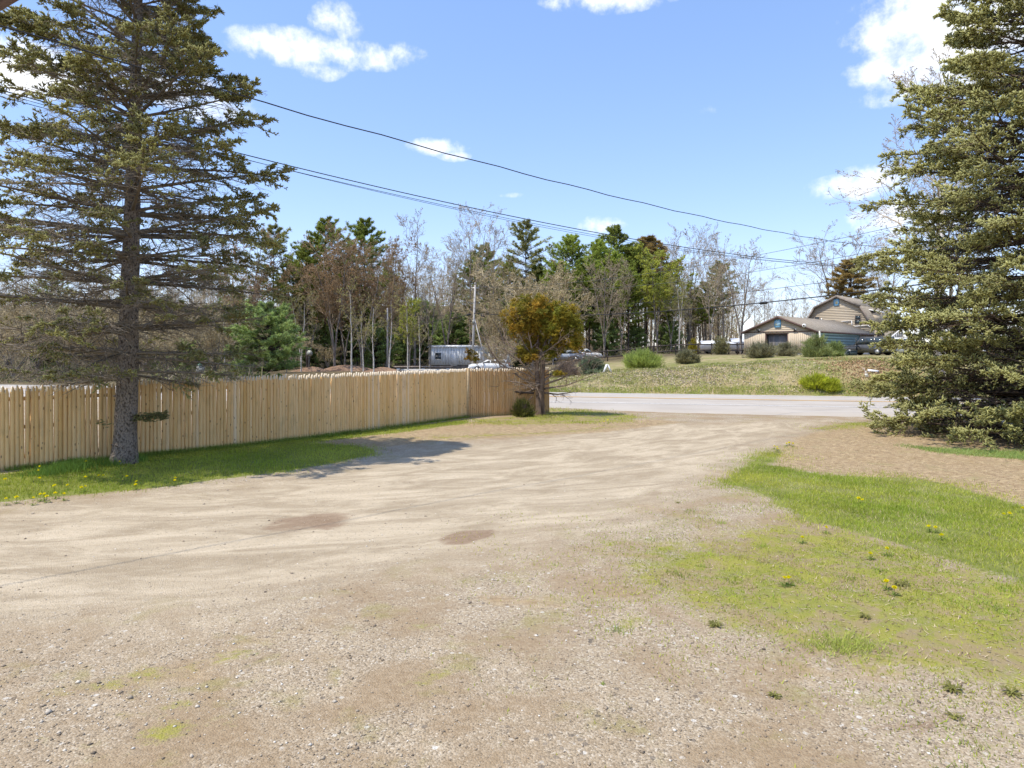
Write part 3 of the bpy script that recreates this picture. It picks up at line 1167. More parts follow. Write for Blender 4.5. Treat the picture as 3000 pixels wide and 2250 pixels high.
def right_prof(z):
    return np.interp(z, [0, .5, 1.5, 4.0, 6.0, 8.5, 12.5, 15.5, 17.0], [4.15, 4.3, 4.4, 4.5, 4.3, 3.75, 2.1, .8, .1])


def right_green(rel, t, rg):
    return np.interp(t, [.15, .4, .65, 1.], [.04, .35, .9, 1.]) * np.ones_like(t)


spruce('blue_spruce_tree', RS, 17.2, right_prof, 350, 'dense blue-green spruce with boughs sweeping down to the ground', .26,
       dict(z0=.12, whorl=.56, a=([0, .1, .3, .6, 1], [-.02, -.06, -.08, .1, .6]), b=([0, .1, .4, 1], [.0, .08, .10, .05]), wood=(.14, .105, .08),
            ntw=22, twl=.42, ntw2=5, green=right_green, cin=(.23, .225, .045), cout=(.47, .46, .155), ctip=(.88, .86, .44),
            jl=.145, ns1=17, ns2=9, nsb=64, in1=.2, fat=.14, crowd=1.28, sup=.30, tbend=-.05), 33)

# the low spray left on the spruce trunk
def trunk_spray():
    root = [o for o in bpy.data.objects if o.name == 'spruce_tree'][0]
    rg = np.random.default_rng(4)
    fol = Geo()
    for z, sx, n in ((1.06, 1, 170), (.98, 1, 110), (.88, -1, 14)):
        ln = .75 if sx > 0 else .22
        t = rg.random(n) ** .8
        pos = np.stack([sx * (.2 + t * ln), -.12 + rg.normal(size=n) * .07, z + .03 * t + rg.normal(size=n) * .035], 1)
        d = np.stack([np.full(n, sx * 1.), rg.normal(size=n) * .4, rg.normal(size=n) * .22], 1)
        c = np.array((.22, .22, .09)) * rg.uniform(.8, 1.4, (n, 1))
        spindles(fol, pos, d, rg.uniform(.07, .12, n), .014, c, c * 1.3)
        fol.add(*tubes(np.array([[(0, -.1, z - .04), (sx * ln * .5, -.12, z), (sx * ln, -.12, z + .02)]]), np.array([[.012, .008, .003]]), 5), C=(.12, .09, .07))
    ob('low_spray', fol.mesh('low_spray', color=True), M['leaf'], root)


trunk_spray()

# ---- the ragged cedar at the end of the fence
CE = np.array((1.02, 26.4, 0.))


def build_cedar():
    rg = np.random.default_rng(77)
    root = thing('cedar_tree', CE, 'small ragged cedar with orange-green crown and bare lower limbs beside the fence end', 'tree')
    u = 26.4 / 2000.0

    def q(px, py, dy=0.):
        return np.array(((px - 1500) * u - CE[0], dy, CAMZ + (1027 - py) * u))
    t1 = np.array([(0.03, 0, -.05), (.02, 0, .6), (-.02, 0, 1.2), (-.06, .02, 1.75), (-.05, .05, 2.4), (.0, .05, 3.1)])
    t2 = np.array([(.08, 0, -.05), (.10, -.02, .6), (.13, -.03, 1.1), (.15, -.03, 1.7), (.20, -.02, 2.4), (.34, 0, 3.2)])
    g = trunk_geo(t1, [.135, .12, .108, .09, .07, .03], 10, .25, 5, 3)
    g2 = trunk_geo(t2, [.15, .13, .115, .10, .08, .03], 10, .25, 5, 4)
    g.add(np.concatenate(g2.V), [f for f in g2.F])
    ob('trunk', g.mesh('trunk', smooth_=True), M['bark_cedar'], root)
    # lower limbs, mostly bare
    limbs = [[(1565, 1150), (1490, 1150), (1430, 1110), (1390, 1060)], [(1560, 1128), (1500, 1090), (1440, 1050), (1425, 1000), (1405, 940)],
             [(1570, 1140), (1540, 1150), (1490, 1170), (1430, 1195), (1395, 1210)], [(1590, 1140), (1640, 1130), (1680, 1120), (1740, 1090)],
             [(1590, 1150), (1640, 1155), (1690, 1148)], [(1590, 1120), (1640, 1080), (1680, 1040), (1740, 1030)], [(1590, 1128), (1650, 1110), (1700, 1070), (1750, 1045)],
             [(1560, 1080), (1520, 1040), (1480, 1000), (1470, 950)], [(1565, 1100), (1530, 1060), (1500, 1040), (1470, 1020)],
             [(1575, 1050), (1610, 1010), (1660, 950), (1670, 920)], [(1570, 1060), (1550, 990), (1540, 930)], [(1580, 1050), (1600, 980), (1610, 920)],
             [(1560, 1165), (1520, 1200), (1480, 1215)], [(1570, 1060), (1530, 1000), (1500, 930)], [(1580, 1060), (1640, 1010), (1690, 990)],
             [(1565, 1110), (1500, 1075), (1440, 1080)], [(1562, 1140), (1520, 1120), (1470, 1115)], [(1592, 1100), (1650, 1060), (1690, 1050)]]
    P, Rr = [], []
    for i, l in enumerate(limbs):
        dy = rg.uniform(-1.0, 1.0)
        pts = np.array([q(x, y, dy * k / (len(l) - 1)) for k, (x, y) in enumerate(l)])
        t = np.linspace(0, 1, 8)
        tt = np.linspace(0, 1, len(pts))
        c = np.stack([np.interp(t, tt, pts[:, k]) for k in range(3)], 1)
        c[1:-1] = (c[:-2] + c[1:-1] * 2 + c[2:]) / 4
        P.append(c + rg.normal(size=c.shape) * .015)
        Rr.append(np.linspace(.045 if i < 12 else .03, .008, 8))
    for i in range(10):                            # limbs towards and away from the viewer
        a = rg.uniform(0, 6.283)
        z = rg.uniform(1.0, 2.4)
        L = rg.uniform(1.1, 2.1)
        t = np.linspace(0, 1, 8)
        P.append(np.stack([.05 + np.cos(a) * L * t, np.sin(a) * L * t, z + t * rg.uniform(.0, .9) + .15 * t * t], 1) + rg.normal(size=(8, 3)) * .02)
        Rr.append(np.linspace(.032, .006, 8))
    P, Rr = np.array(P), np.array(Rr)
    w = Geo()

    def addw(P, Rr, sd, c):
        V, F = tubes(P, Rr, sd)
        w.add(V, F, np.repeat(np.clip(np.array(c) * (1 + rg.normal(size=(len(P), 1)) * .2), 0, 1), P.shape[1] * sd, 0))
    addw(P, Rr, 6, (.25, .19, .145))
    T1, r1, _, _ = kids(P, Rr, 7, .25, 1, .8, .42, 5, rg, up=.1, wig=.08, rf=.55, lenpow=.4)
    addw(T1, np.maximum(r1, .004), 4, (.26, .20, .15))
    T2, r2, _, _ = kids(T1, r1, 5, .2, 1, .75, .5, 3, rg, wig=.1, rf=.6)
    addw(T2, np.maximum(r2, .003), 3, (.27, .205, .16))
    T3, r3, _, _ = kids(T2, r2, 3, .3, 1, .7, .6, 2, rg, wig=.1, rf=.7)
    addw(T3, np.maximum(r3, .0022), 3, (.28, .215, .17))
    ob('limbs', w.mesh('limbs', color=True), M['twig'], root)
    # foliage in separate scaly clumps
    fol = Geo()
    clumps = [(1555, 905, 58, 46, 1.), (1548, 950, 58, 45, 1.), (1615, 905, 36, 34, 1.), (1662, 925, 40, 38, 1.1), (1640, 960, 55, 40, 1.), (1682, 985, 44, 46, 1.2), (1668, 950, 42, 40, 1.1),
              (1600, 950, 45, 40, .9), (1575, 1005, 55, 34, .8), (1525, 1032, 28, 26, .8), (1555, 1040, 40, 22, .9), (1605, 1035, 38, 22, .7), (1650, 1015, 50, 26, .8), (1690, 1010, 34, 26, .9),
              (1495, 915, 30, 34, .16), (1485, 965, 34, 40, .10), (1505, 890, 22, 22, .3), (1465, 930, 26, 40, .06),
              (1385, 1045, 28, 26, .22), (1393, 1120, 20, 10, .25), (1393, 1205, 22, 22, .3), (1640, 1090, 26, 16, .2), (1575, 885, 28, 20, 1.), (1510, 950, 35, 40, .45)]
    for cx, cy, rx, ry, dens in clumps:
        if cx > 1450:
            cx, rx = 1590 + (cx - 1590) * .88, rx * .93
        c0 = q(cx, cy, rg.uniform(-.5, .15) if cx > 1590 else rg.uniform(-.35, .35) if dens > .5 else rg.uniform(-.3, .3))
        n = int(620 * dens * rx * ry / 2000) + 25
        # knobbly sub-clumps
        k = max(4, int(rx * ry / 110))
        sc = rg.normal(size=(k, 3))
        sc = unit(sc) * rg.uniform(.45, 1.0, (k, 1))
        which = rg.integers(0, k, n)
        off = (sc[which] + rg.normal(size=(n, 3)) * .22) * .80
        pos = c0 + off * np.array((rx * u, (rx + ry) * u * .5, ry * u))
        d = unit(off * np.array((1, 1, .8)) + Z3 * .7 + rg.normal(size=(n, 3)) * .45)
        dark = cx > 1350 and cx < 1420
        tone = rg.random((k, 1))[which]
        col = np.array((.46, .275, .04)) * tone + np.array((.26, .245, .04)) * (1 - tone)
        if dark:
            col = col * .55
        if cx > 1580:
            col = col * np.array((1.0, 1.12, 1.))
        col = col * (1 + rg.normal(size=(n, 1)) * .2)
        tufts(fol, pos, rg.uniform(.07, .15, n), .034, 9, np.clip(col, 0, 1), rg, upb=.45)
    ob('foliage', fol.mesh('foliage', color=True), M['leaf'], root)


build_cedar()

# ---- woodland trees: a few kinds, each standing many times


def bare_tree(seed, H, spread, fork, twig, bud, nb=(9, 6, 6, 4), budsize=.09, nbud=1, lean=0., up=.28, sides=6, r0=None):
    rg = np.random.default_rng(seed)
    K = 10
    s = np.linspace(0, 1, K)
    r0 = r0 or .011 * H
    n0 = fork
    P = []
    for i in range(n0):
        a = i * 6.283 / n0 + rg.uniform(0, 1)
        sp = 0 if n0 == 1 else spread * .55
        bx = np.cumsum(rg.normal(size=K)) * .018 * H * .5
        by = np.cumsum(rg.normal(size=K)) * .018 * H * .5
        st = np.clip((s - .12) / .88, 0, 1) if n0 > 1 else s
        P.append(np.stack([math.cos(a) * sp * st ** 1.2 + bx * s + lean * s * H, math.sin(a) * sp * st ** 1.2 + by * s, H * s * (1 if i == 0 else rg.uniform(.8, 1))], 1))
    P = np.array(P)
    Rr = np.repeat((r0 * (1 - .93 * s) ** 1.0 / (1 if n0 == 1 else 1.25))[None], n0, 0) + .012
    tr, cr = Geo(), Geo()
    V, F = tubes(P, Rr, sides)
    tr.add(V, F)

    def addw(g, P, Rr, sd, c):
        V, F = tubes(P, Rr, sd)
        g.add(V, F, np.repeat(np.clip(np.array(c) * (1 + rg.normal(size=(len(P), 1)) * .18), 0, 1), P.shape[1] * sd, 0))
    A, ra, _, _ = kids(P, Rr, nb[0], .28, .98, .75, .42, 6, rg, up=up, wig=.07, rf=.55, lenpow=.55, bend=.18)
    addw(cr, A, np.maximum(ra, .018), 4, twig)
    B, rb, _, _ = kids(A, ra, nb[1], .2, 1, .7, .5, 4, rg, up=up * .6, wig=.08, rf=.6)
    addw(cr, B, np.maximum(rb, .013), 3, twig)
    C, rc, _, _ = kids(B, rb, nb[2], .2, 1, .65, .5, 3, rg, up=.1, wig=.1, rf=.7)
    addw(cr, C, np.maximum(rc, .010), 3, twig)
    D, rd, _, _ = kids(C, rc, nb[3], .3, 1, .6, .55, 2, rg, up=.1, wig=.1, rf=.8)
    addw(cr, D, np.maximum(rd, .008), 3, twig)
    if bud is not None:
        pos, _, _, _ = along(D, nbud, .5, 1., rg)
        tufts(cr, pos, budsize, budsize * .55, 2, np.array(bud), rg, upb=.2, jit=.25)
    return tr.mesh('trunk', smooth_=True), cr.mesh('crown', color=True)


def pine_tree(seed, H, wid, z0, col, nbr=70, tl=.36, brush=True, bark='bark_pine', full=1.):
    rg = np.random.default_rng(seed)
    K = 8
    s = np.linspace(0, 1, K)
    P = np.stack([np.cumsum(rg.normal(size=K)) * .06, np.cumsum(rg.normal(size=K)) * .06, H * s], 1)[None]
    Rr = (.0115 * H * (1 - .92 * s))[None]
    tr = Geo()
    tr.add(*tubes(P, Rr, 7))
    u = (np.arange(nbr) + rg.random(nbr)) / nbr
    zb = H * (z0 + (.985 - z0) * u)
    zb = np.round(zb / .9) * .9 * .6 + zb * .4
    az = np.arange(nbr) * 2.4 + rg.normal(size=nbr) * .5
    L = wid * np.interp(u, [0, .15, .4, .75, 1], [.55, .9, 1., .62, .12]) * rg.uniform(.55, 1.2, nbr)
    d = np.stack([np.cos(az), np.sin(az), np.interp(u, [0, .5, 1], [.02, .22, .8])], 1)
    t = np.linspace(0, 1, 5)
    B = np.stack([np.zeros(nbr), np.zeros(nbr), zb], 1)[:, None] + L[:, None, None] * (t[None, :, None] * d[:, None] + (t ** 2)[None, :, None] * .12 * Z3)
    rB = (.02 + .012 * L)[:, None] * (1 - .8 * t)[None]
    cr = Geo()
    V, F = tubes(B, rB, 4)
    cr.add(V, F, C=(.12, .09, .07))
    T, rT, pi, tt = kids(B, rB, 9, .3, 1., .85, .38, 3, rg, up=.22, wig=.06, rf=.5, flat=.5, lmin=.3)
    cr.add(*tubes(T, np.maximum(rT, .008), 3), C=(.12, .09, .07))
    n = int(6 * full)
    pos, _, _, ii = along(T, n, .25, 1., rg)
    tone = 1 + rg.normal(size=(nbr, 1)) * .18
    c = np.array(col) * tone[pi[ii]] * (1 + rg.normal(size=(len(pos), 1)) * .15)
    c = c * (1 + np.array((.25, .12, -.1)) * rg.random((len(pos), 1)))
    tufts(cr, pos, tl, tl * .2, 9, np.clip(c, 0, 1), rg, upb=.45)
    return tr.mesh('trunk', smooth_=True), cr.mesh('crown', color=True)


PROTO = {}


def proto(key, meshes, bark, leaf):
    meshes[0].materials.append(M[bark])
    meshes[1].materials.append(M[leaf])
    PROTO[key] = meshes


GREY = (.42, .335, .235)
proto('bare_a', bare_tree(1, 16, 3.5, 1, GREY, (.34, .26, .15), nb=(11, 6, 6, 4)), 'bark_grey', 'twig')
proto('bare_b', bare_tree(2, 16, 5.0, 3, GREY, (.33, .26, .16), nb=(9, 6, 6, 4)), 'bark_grey', 'twig')
proto('bare_c', bare_tree(3, 16, 4.0, 2, (.46, .375, .27), (.34, .27, .16), nb=(10, 6, 5, 4)), 'bark_grey', 'twig')
proto('red_a', bare_tree(4, 15, 5.0, 3, (.43, .33, .22), (.39, .265, .145), budsize=.13, nbud=2), 'bark_grey', 'leaf')
proto('red_b', bare_tree(5, 15, 4.0, 2, (.43, .33, .23), (.40, .26, .15), budsize=.12, nbud=2), 'bark_grey', 'leaf')
proto('green_a', bare_tree(6, 15, 4.0, 2, (.36, .30, .21), (.46, .48, .09), budsize=.24, nbud=3), 'bark_grey', 'leaf')
proto('birch', bare_tree(7, 14, 2.5, 2, (.42, .36, .30), (.40, .37, .12), budsize=.14, nbud=1), 'bark_birch', 'leaf')
proto('sapling', bare_tree(8, 9, 2.0, 1, (.38, .31, .24), (.42, .38, .13), nb=(9, 5, 4, 3), budsize=.14), 'bark_birch', 'leaf')
proto('brush', bare_tree(9, 6, 4.5, 6, (.45, .37, .235), (.42, .34, .19), nb=(8, 6, 5, 3), up=.2), 'bark_grey', 'twig')
proto('pine_a', pine_tree(11, 19, 4.2, .42, (.22, .27, .06)), 'bark_pine', 'leaf')
proto('pine_b', pine_tree(12, 19, 4.6, .34, (.30, .38, .08), nbr=95), 'bark_pine', 'leaf')
proto('pine_c', pine_tree(13, 19, 3.9, .5, (.28, .29, .10), nbr=52, full=.8), 'bark_pine', 'leaf')
proto('pine_low', pine_tree(14, 6.2, 3.1, .04, (.30, .40, .15), nbr=110, tl=.26, full=1.5), 'bark_pine', 'leaf')
proto('pine_brown', pine_tree(15, 16, 2.8, .45, (.36, .28, .11), nbr=90), 'bark_pine', 'leaf')
REFH = dict(bare_a=16, bare_b=16, bare_c=16, red_a=15, red_b=15, green_a=15, birch=14, sapling=9, brush=6, pine_a=19, pine_b=19, pine_c=19, pine_low=6.2, pine_brown=16)


def plant(key, px, top, depth, name, label, group=None, rz=None, wide=1.0):
    x = (px - 1500) / 2000.0 * depth
    z = float(terrain(x, depth))
    ztop = CAMZ + (1027 - top) / 2000.0 * depth
    sc = (ztop - z) / REFH[key]
    if rz is None:
        rz = random.uniform(0, 6.28)
    o = thing(name, (x, depth, z - .05), label, 'tree', group, rz, (sc * wide, sc * wide, sc))
    for nm, me in zip(('trunk', 'crown'), PROTO[key]):
        ob(nm, me, None, o)
    return o


GP, GB, GRD = 'tall pines of the wood', 'bare trees of the wood', 'red-budded trees of the wood'
LP = 'tall dark green pine rising from the woods across the road'
LPB = 'bright green full pine rising from the woods across the road'
LPC = 'thin open pine with layered branches rising above the bare trees'
LB = 'bare grey tree with fine twigs in the woods across the road'
LRD = 'bare tree with reddish budding crown in the woods beyond the fence'
for px, top, dep in ((955, 648, 96), (1068, 650, 101), (900, 715, 92), (1805, 668, 110), (1870, 720, 108), (1580, 780, 106), (1490, 770, 110), (1130, 790, 108), (1045, 800, 104), (930, 800, 100), (1425, 720, 116), (1840, 730, 112), (1390, 745, 112), (2105, 770, 112), (1960, 830, 106), (1740, 850, 105), (2030, 850, 112), (870, 860, 104), (150, 800, 96), (420, 840, 100), (1000, 770, 98), (860, 770, 96), (1935, 800, 104), (2065, 830, 106)):
    plant('pine_a', px, top, dep, 'pine_tree', LP, GP)
for px, top, dep in ((1672, 695, 100), (1755, 710, 103), (1700, 800, 98), (1725, 760, 98), (1640, 770, 96), (1795, 745, 100), (1840, 790, 98)):
    plant('pine_b', px, top, dep, 'pine_tree', LPB, 'bright green pines of the wood')
for px, top, dep in ((800, 668, 95), (1542, 655, 104)):
    plant('pine_c', px, top, dep, 'pine_tree', LPC, 'open pines of the wood')
plant('pine_brown', 1895, 698, 112, 'pine_tree', 'brownish-green broad conifer at the right end of the pine wood', None, wide=1.5)
plant('pine_brown', 2490, 762, 118, 'pine_tree', 'brown-green pine standing behind the gambrel-roofed barn', None, wide=1.3)
plant('pine_low', 780, 905, 58, 'young_pine_tree', 'bushy bright green young pine just over the fence', None, wide=1.02)
for px, top, dep in ((980, 735, 86), (1060, 740, 88), (1130, 760, 92), (905, 800, 92)):
    plant('red_a', px, top, dep, 'maple_tree', LRD, GRD, wide=1.15)
for px, top, dep in ((720, 700, 92), (690, 790, 88), (1010, 770, 90)):
    plant('red_b', px, top, dep, 'maple_tree', LRD, GRD, wide=1.1)
for i, (px, top, dep) in enumerate(((1215, 690, 92), (1310, 745, 98), (1380, 672, 96), (1445, 715, 100), (1180, 790, 98), (1260, 820, 90), (1500, 760, 104),
                                    (2020, 708, 106), (2080, 740, 100), (1990, 760, 108), (1590, 760, 108), (1820, 800, 96), (2120, 790, 104), (1770, 790, 92),
                                    (650, 820, 92), (560, 830, 96), (480, 850, 94), (300, 830, 92), (220, 850, 95), (120, 840, 90), (40, 850, 96), (370, 840, 98), (-60, 830, 94),
                                    (610, 860, 84), (520, 870, 82), (260, 870, 84), (90, 880, 82), (1640, 800, 108))):
    plant(('bare_a', 'bare_b', 'bare_c')[i % 3], px, top, dep, 'bare_tree', LB, GB)
LT = 'slim bare tree behind the low tan building'
for i, (px, top, dep) in enumerate(((2240, 850, 112), (2262, 880, 114), (2320, 862, 112), (2350, 880, 118), (2395, 870, 120), (2300, 900, 120), (2210, 860, 116), (2420, 890, 122))):
    plant(('bare_a', 'bare_c')[i % 2], px, top, dep, 'bare_tree', LT, 'slim bare trees behind the buildings', wide=.8)
plant('bare_b', 2170, 752, 88, 'bare_tree', 'large bare spreading tree just left of the low tan building', None, wide=1.25)
plant('bare_b', 2452, 722, 125, 'bare_tree', 'broad bare tree standing behind the gambrel barn', None, wide=1.5)
plant('bare_c', 2600, 740, 120, 'bare_tree', 'bare tree behind the barn roof, partly hidden by the blue spruce', None, wide=1.3)
plant('bare_a', 2745, 310, 52, 'bare_tree', 'tall bare tree whose twigs show beside the blue spruce against the sky', None, wide=1.12)
plant('bare_c', 2790, 560, 56, 'bare_tree', 'shorter bare tree mostly hidden behind the blue spruce', None, wide=1.3)
plant('green_a', 1925, 765, 96, 'budding_tree', 'tree with yellow-green new leaves at the edge of the pines')
plant('green_a', 1965, 800, 98, 'budding_tree', 'smaller yellow-green budding tree beside the pale birch')
plant('birch', 1990, 830, 92, 'birch_tree', 'pale-trunked forked birch in front of the pines')
plant('birch', 882, 880, 80, 'birch_tree', 'pale slim birch rising just behind the fence beside the young pine')
LS2 = 'slim pale leafing sapling standing beyond the fence'
for px, top, dep in ((1030, 860, 74), (1095, 900, 72), (1140, 880, 84), (1195, 890, 78), (1230, 930, 74), (1065, 910, 80), (660, 930, 72), (700, 900, 76)):
    plant('sapling', px, top, dep, 'sapling_tree', LS2, 'saplings beyond the fence')
plant('green_a', 1200, 905, 80, 'budding_tree', 'low leaning tree with yellow-green buds left of the utility pole', None, wide=.9)
LBR = 'tangled pale bare shrub at the edge of the woods'
for px, top, dep in ((1560, 800, 84), (1620, 850, 82), (1500, 880, 86), (1450, 900, 90), (1470, 1000, 58)):
    plant('brush', px, top, dep, 'bare_shrub', LBR, 'bare brush behind the cedar', wide=1.15)


LBL = 'leafless brown thicket shrub crowding behind the stockade fence'
for px, top, dep in ((-40, 905, 62), (40, 950, 56), (110, 920, 64), (190, 960, 58), (260, 930, 66), (330, 950, 60), (420, 930, 66), (490, 960, 58), (560, 930, 68), (630, 950, 62), (690, 940, 74), (20, 890, 74), (230, 900, 76), (380, 890, 78), (540, 900, 78), (840, 990, 76), (960, 1010, 90), (1310, 960, 112), (1380, 950, 108), (1200, 990, 104)):
    plant('brush', px, top, dep, 'thicket_shrub', LBL, 'thicket behind the fence', wide=1.25)
LYP = 'small dark green conifer growing low among the trunks of the wood'
for px, top, dep in ((560, 1000, 64), (150, 1000, 66), (420, 1010, 70), (1480, 900, 100), (1860, 960, 100), (1775, 940, 98), (1960, 950, 104), (1100, 960, 92), (925, 960, 96), (1180, 990, 98), (1330, 930, 104), (1000, 900, 106), (1240, 900, 108), (700, 880, 100)):
    plant('pine_low', px, top, dep, 'low_conifer', LYP, 'low conifers in the wood')


# the depth of the wood, where trunks can no longer be told apart
def far_wood():
    rg = np.random.default_rng(90)
    g = Geo()
    n = 740
    px = np.concatenate([rg.uniform(-500, 1600, 440), rg.uniform(1560, 2160, 260), rg.uniform(2200, 3200, 40)])
    dep = rg.uniform(106, 172, n)
    x = (px - 1500) / 2000 * dep
    z = terrain(x, dep)
    H = rg.uniform(8, 14, n) * np.where(px > 2150, .7, 1.)
    K = 6
    s = np.linspace(0, 1, K)
    P = np.stack([x, dep, z - .1], 1)[:, None] + s[None, :, None] * H[:, None, None] * (Z3 + rg.normal(size=(n, 1, 3)) * np.array((.05, .05, 0)))
    P = P + np.cumsum(rg.normal(size=(n, K, 3)) * np.array((.12, .12, 0)), 1)
    Rr = rg.uniform(.07, .17, n)[:, None] * (1 - .85 * s)[None]

    def addw(P, Rr, sd, c):
        V, F = tubes(P, Rr, sd)
        g.add(V, F, np.repeat(np.clip(np.array(c) * (1 + rg.normal(size=(len(P), 1)) * .3), 0, 1), P.shape[1] * sd, 0))
    addw(P, Rr, 4, (.36, .28, .20))
    A, ra, _, _ = kids(P, Rr, 12, .12, 1, .8, .28, 4, rg, up=.15, wig=.08, rf=.4)
    addw(A, np.maximum(ra, .02), 3, (.46, .36, .25))
    B, rb, _, _ = kids(A, ra, 7, .2, 1, .7, .5, 3, rg, up=.1, wig=.1, rf=.6)
    addw(B, np.maximum(rb, .014), 3, (.48, .38, .265))
    pos, _, _, _ = along(B, 1, .3, 1., rg)
    k = rg.random(len(pos)) < .5
    tufts(g, pos[k], .3, .16, 2, np.array((.36, .32, .12)), rg)
    o = ob('distant_woods', g.mesh('distant_woods', color=True), M['twig'])
    tag(o, 'brown tangle of far trunks and twigs filling the depth of the woods', 'woods', kind='stuff')
    # leafless undergrowth at the foot of the wood
    g = Geo()
    n = 3800
    px = np.concatenate([rg.uniform(-400, 1500, 2000), rg.uniform(1600, 2050, 600), rg.uniform(-500, 760, 1200)])
    dep = np.concatenate([rg.uniform(92, 128, 2600), rg.uniform(52, 92, 1200)])
    x = (px - 1500) / 2000 * dep
    pos = np.stack([x, dep, terrain(x, dep)], 1)
    c = np.where(rg.random((n, 1)) < .25, np.array((.19, .21, .07)), np.array((.30, .24, .165)))
    tufts(g, pos, rg.uniform(.8, 2.4, n), .05, 10, c, rg, upb=1.2, jit=.3)
    o = ob('undergrowth', g.mesh('undergrowth', color=True), M['twig'])
    tag(o, 'low brown leafless undergrowth along the foot of the woods', 'undergrowth', kind='stuff')


far_wood()

# ------------------------------------------------------------------ buildings on the rise across the road
M['siding'] = mat_var('tan_clapboard', (.52, .425, .305), (.57, .475, .35), 1.5, .75, stretch=(1, 1, 6))
M['vsiding'] = mat_var('pale_tan_board', (.56, .455, .33), (.61, .505, .375), 2.0, .75, stretch=(5, 5, .5))
M['trim_brown'] = mat_var('brown_trim', (.115, .070, .058), (.15, .095, .08), 3, .7)
M['trim_grey'] = mat_var('weathered_trim', (.17, .135, .11), (.27, .225, .19), 3, .8)
M['trim_white'] = mat_var('white_trim', (.78, .77, .75), (.84, .83, .81), 2, .6)
M['blue_wall'] = mat_var('faded_blue_paint', (.11, .18, .205), (.14, .215, .24), 1.2, .8, stretch=(1, 1, 3))
M['old_board'] = mat_var('weathered_board', (.17, .125, .095), (.34, .29, .25), 2.5, .85, stretch=(4, 4, .4))
M['dark'] = mat_var('dark_void', (.02, .019, .018), (.03, .028, .026), 2, .9)
M['glass'] = mat_var('window_glass', (.035, .045, .05), (.06, .075, .08), 1.0, .12, spec=.6)
M['metal_dark'] = mat_var('dark_metal', (.03, .03, .032), (.05, .05, .052), 4, .5, .3)
M['metal_grey'] = mat_var('grey_metal', (.35, .35, .35), (.45, .45, .45), 4, .45, .6)
M['concrete'] = mat_var('concrete', (.42, .40, .37), (.50, .48, .45), 3, .9)


def shingle_mat():
    m = NT('brown_shingle')
    v = m.coord('Object')
    b = m.n('ShaderNodeTexBrick')
    b.inputs['Scale'].default_value = 1.0
    b.inputs['Brick Width'].default_value = .33
    b.inputs['Row Height'].default_value = .16
    b.inputs['Mortar Size'].default_value = .006
    b.inputs['Color1'].default_value = (.25, .21, .165, 1)
    b.inputs['Color2'].default_value = (.31, .265, .21, 1)
    b.inputs['Mortar'].default_value = (.085, .07, .055, 1)
    mp = m.n('ShaderNodeMapping')
    mp.inputs['Rotation'].default_value = (0, 0, R(90))
    m.l(v, mp.inputs[0])
    m.l(mp.outputs[0], b.inputs['Vector'])
    n = m.noise(v, 2.5, 4)
    return m.done(m.mix(m.math('MULTIPLY', m.map(n, .4, .7), .5), b.outputs[0], (.34, .30, .24)), .9, 0, .15)


M['shingle'] = shingle_mat()
BROT = math.atan2(-.69, .722)
EX, EY = np.array((.722, -.69, 0)), np.array((.69, .722, 0))


def clap(root, outline, z0, z1, step, y, name='clapboard', th=.03):
    """lap boards across a gable: outline(z) gives the left and right edge at that height"""
    z = z0
    while z < z1 - .02:
        zt = min(z + step, z1)
        a0, b0 = outline(z)
        a1, b1 = outline(zt)
        V = [(a0, y - th, z), (b0, y - th, z), (b1, y - .004, zt), (a1, y - .004, zt), (a0, y + .02, z), (b0, y + .02, z), (b1, y + .02, zt), (a1, y + .02, zt)]
        g = Geo()
        g.add(V, np.array([[0, 1, 2, 3], [5, 4, 7, 6], [4, 5, 1, 0], [3, 2, 6, 7], [4, 0, 3, 7], [1, 5, 6, 2]]))
        ob(name, g, M['siding'], root)
        z = zt


def sash_window(root, x, z, w, h, y, frame=None):
    f = Geo()
    t = .06
    for c, s in (((x, y, z + h / 2), (w + t, .06, t)), ((x, y, z - h / 2), (w + t, .06, t)), ((x - w / 2, y, z), (t, .06, h)), ((x + w / 2, y, z), (t, .06, h)), ((x, y - .004, z), (w, .05, .045))):
        f.box(c, s)
    o = ob('window', f, frame or M['trim_grey'], root)
    for k in (-1, 1):
        ob('pane', Geo().box((x, y + .012, z + k * h / 4), (w - .03, .01, h / 2 - .03)), M['glass'], o)
    return o


def quilt_sign(root_p, label, yellow_bars):
    """blue framed square board with a yellow figure"""
    r = thing('painted_board', root_p, label, 'sign', None, BROT)
    w, h = .58, .74
    ob('panel', Geo().box((0, 0, 0), (w, .03, h)), M['sign_pale'], r)
    fr = Geo()
    for c, s in (((0, -.01, h / 2), (w + .1, .06, .09)), ((0, -.01, -h / 2), (w + .1, .06, .06)), ((-w / 2, -.01, 0), (.08, .06, h)), ((w / 2, -.01, 0), (.07, .06, h))):
        fr.box(c, s)
    ob('frame', fr, M['sign_blue'], r)
    for x, z, bw, bh in yellow_bars:
        ob('bar', Geo().box((x, -.02, z), (bw, .012, bh)), M['sign_yellow'], r)
    return r


M['sign_pale'] = mat_var('pale_blue_paint', (.40, .60, .68), (.50, .68, .74), 5, .6)
M['sign_blue'] = mat_var('bright_blue_paint', (.10, .34, .60), (.16, .42, .66), 5, .6)
M['sign_yellow'] = mat_var('yellow_paint', (.75, .50, .08), (.80, .56, .12), 5, .6)

B0 = np.array((31.1, 70.0, 2.05))


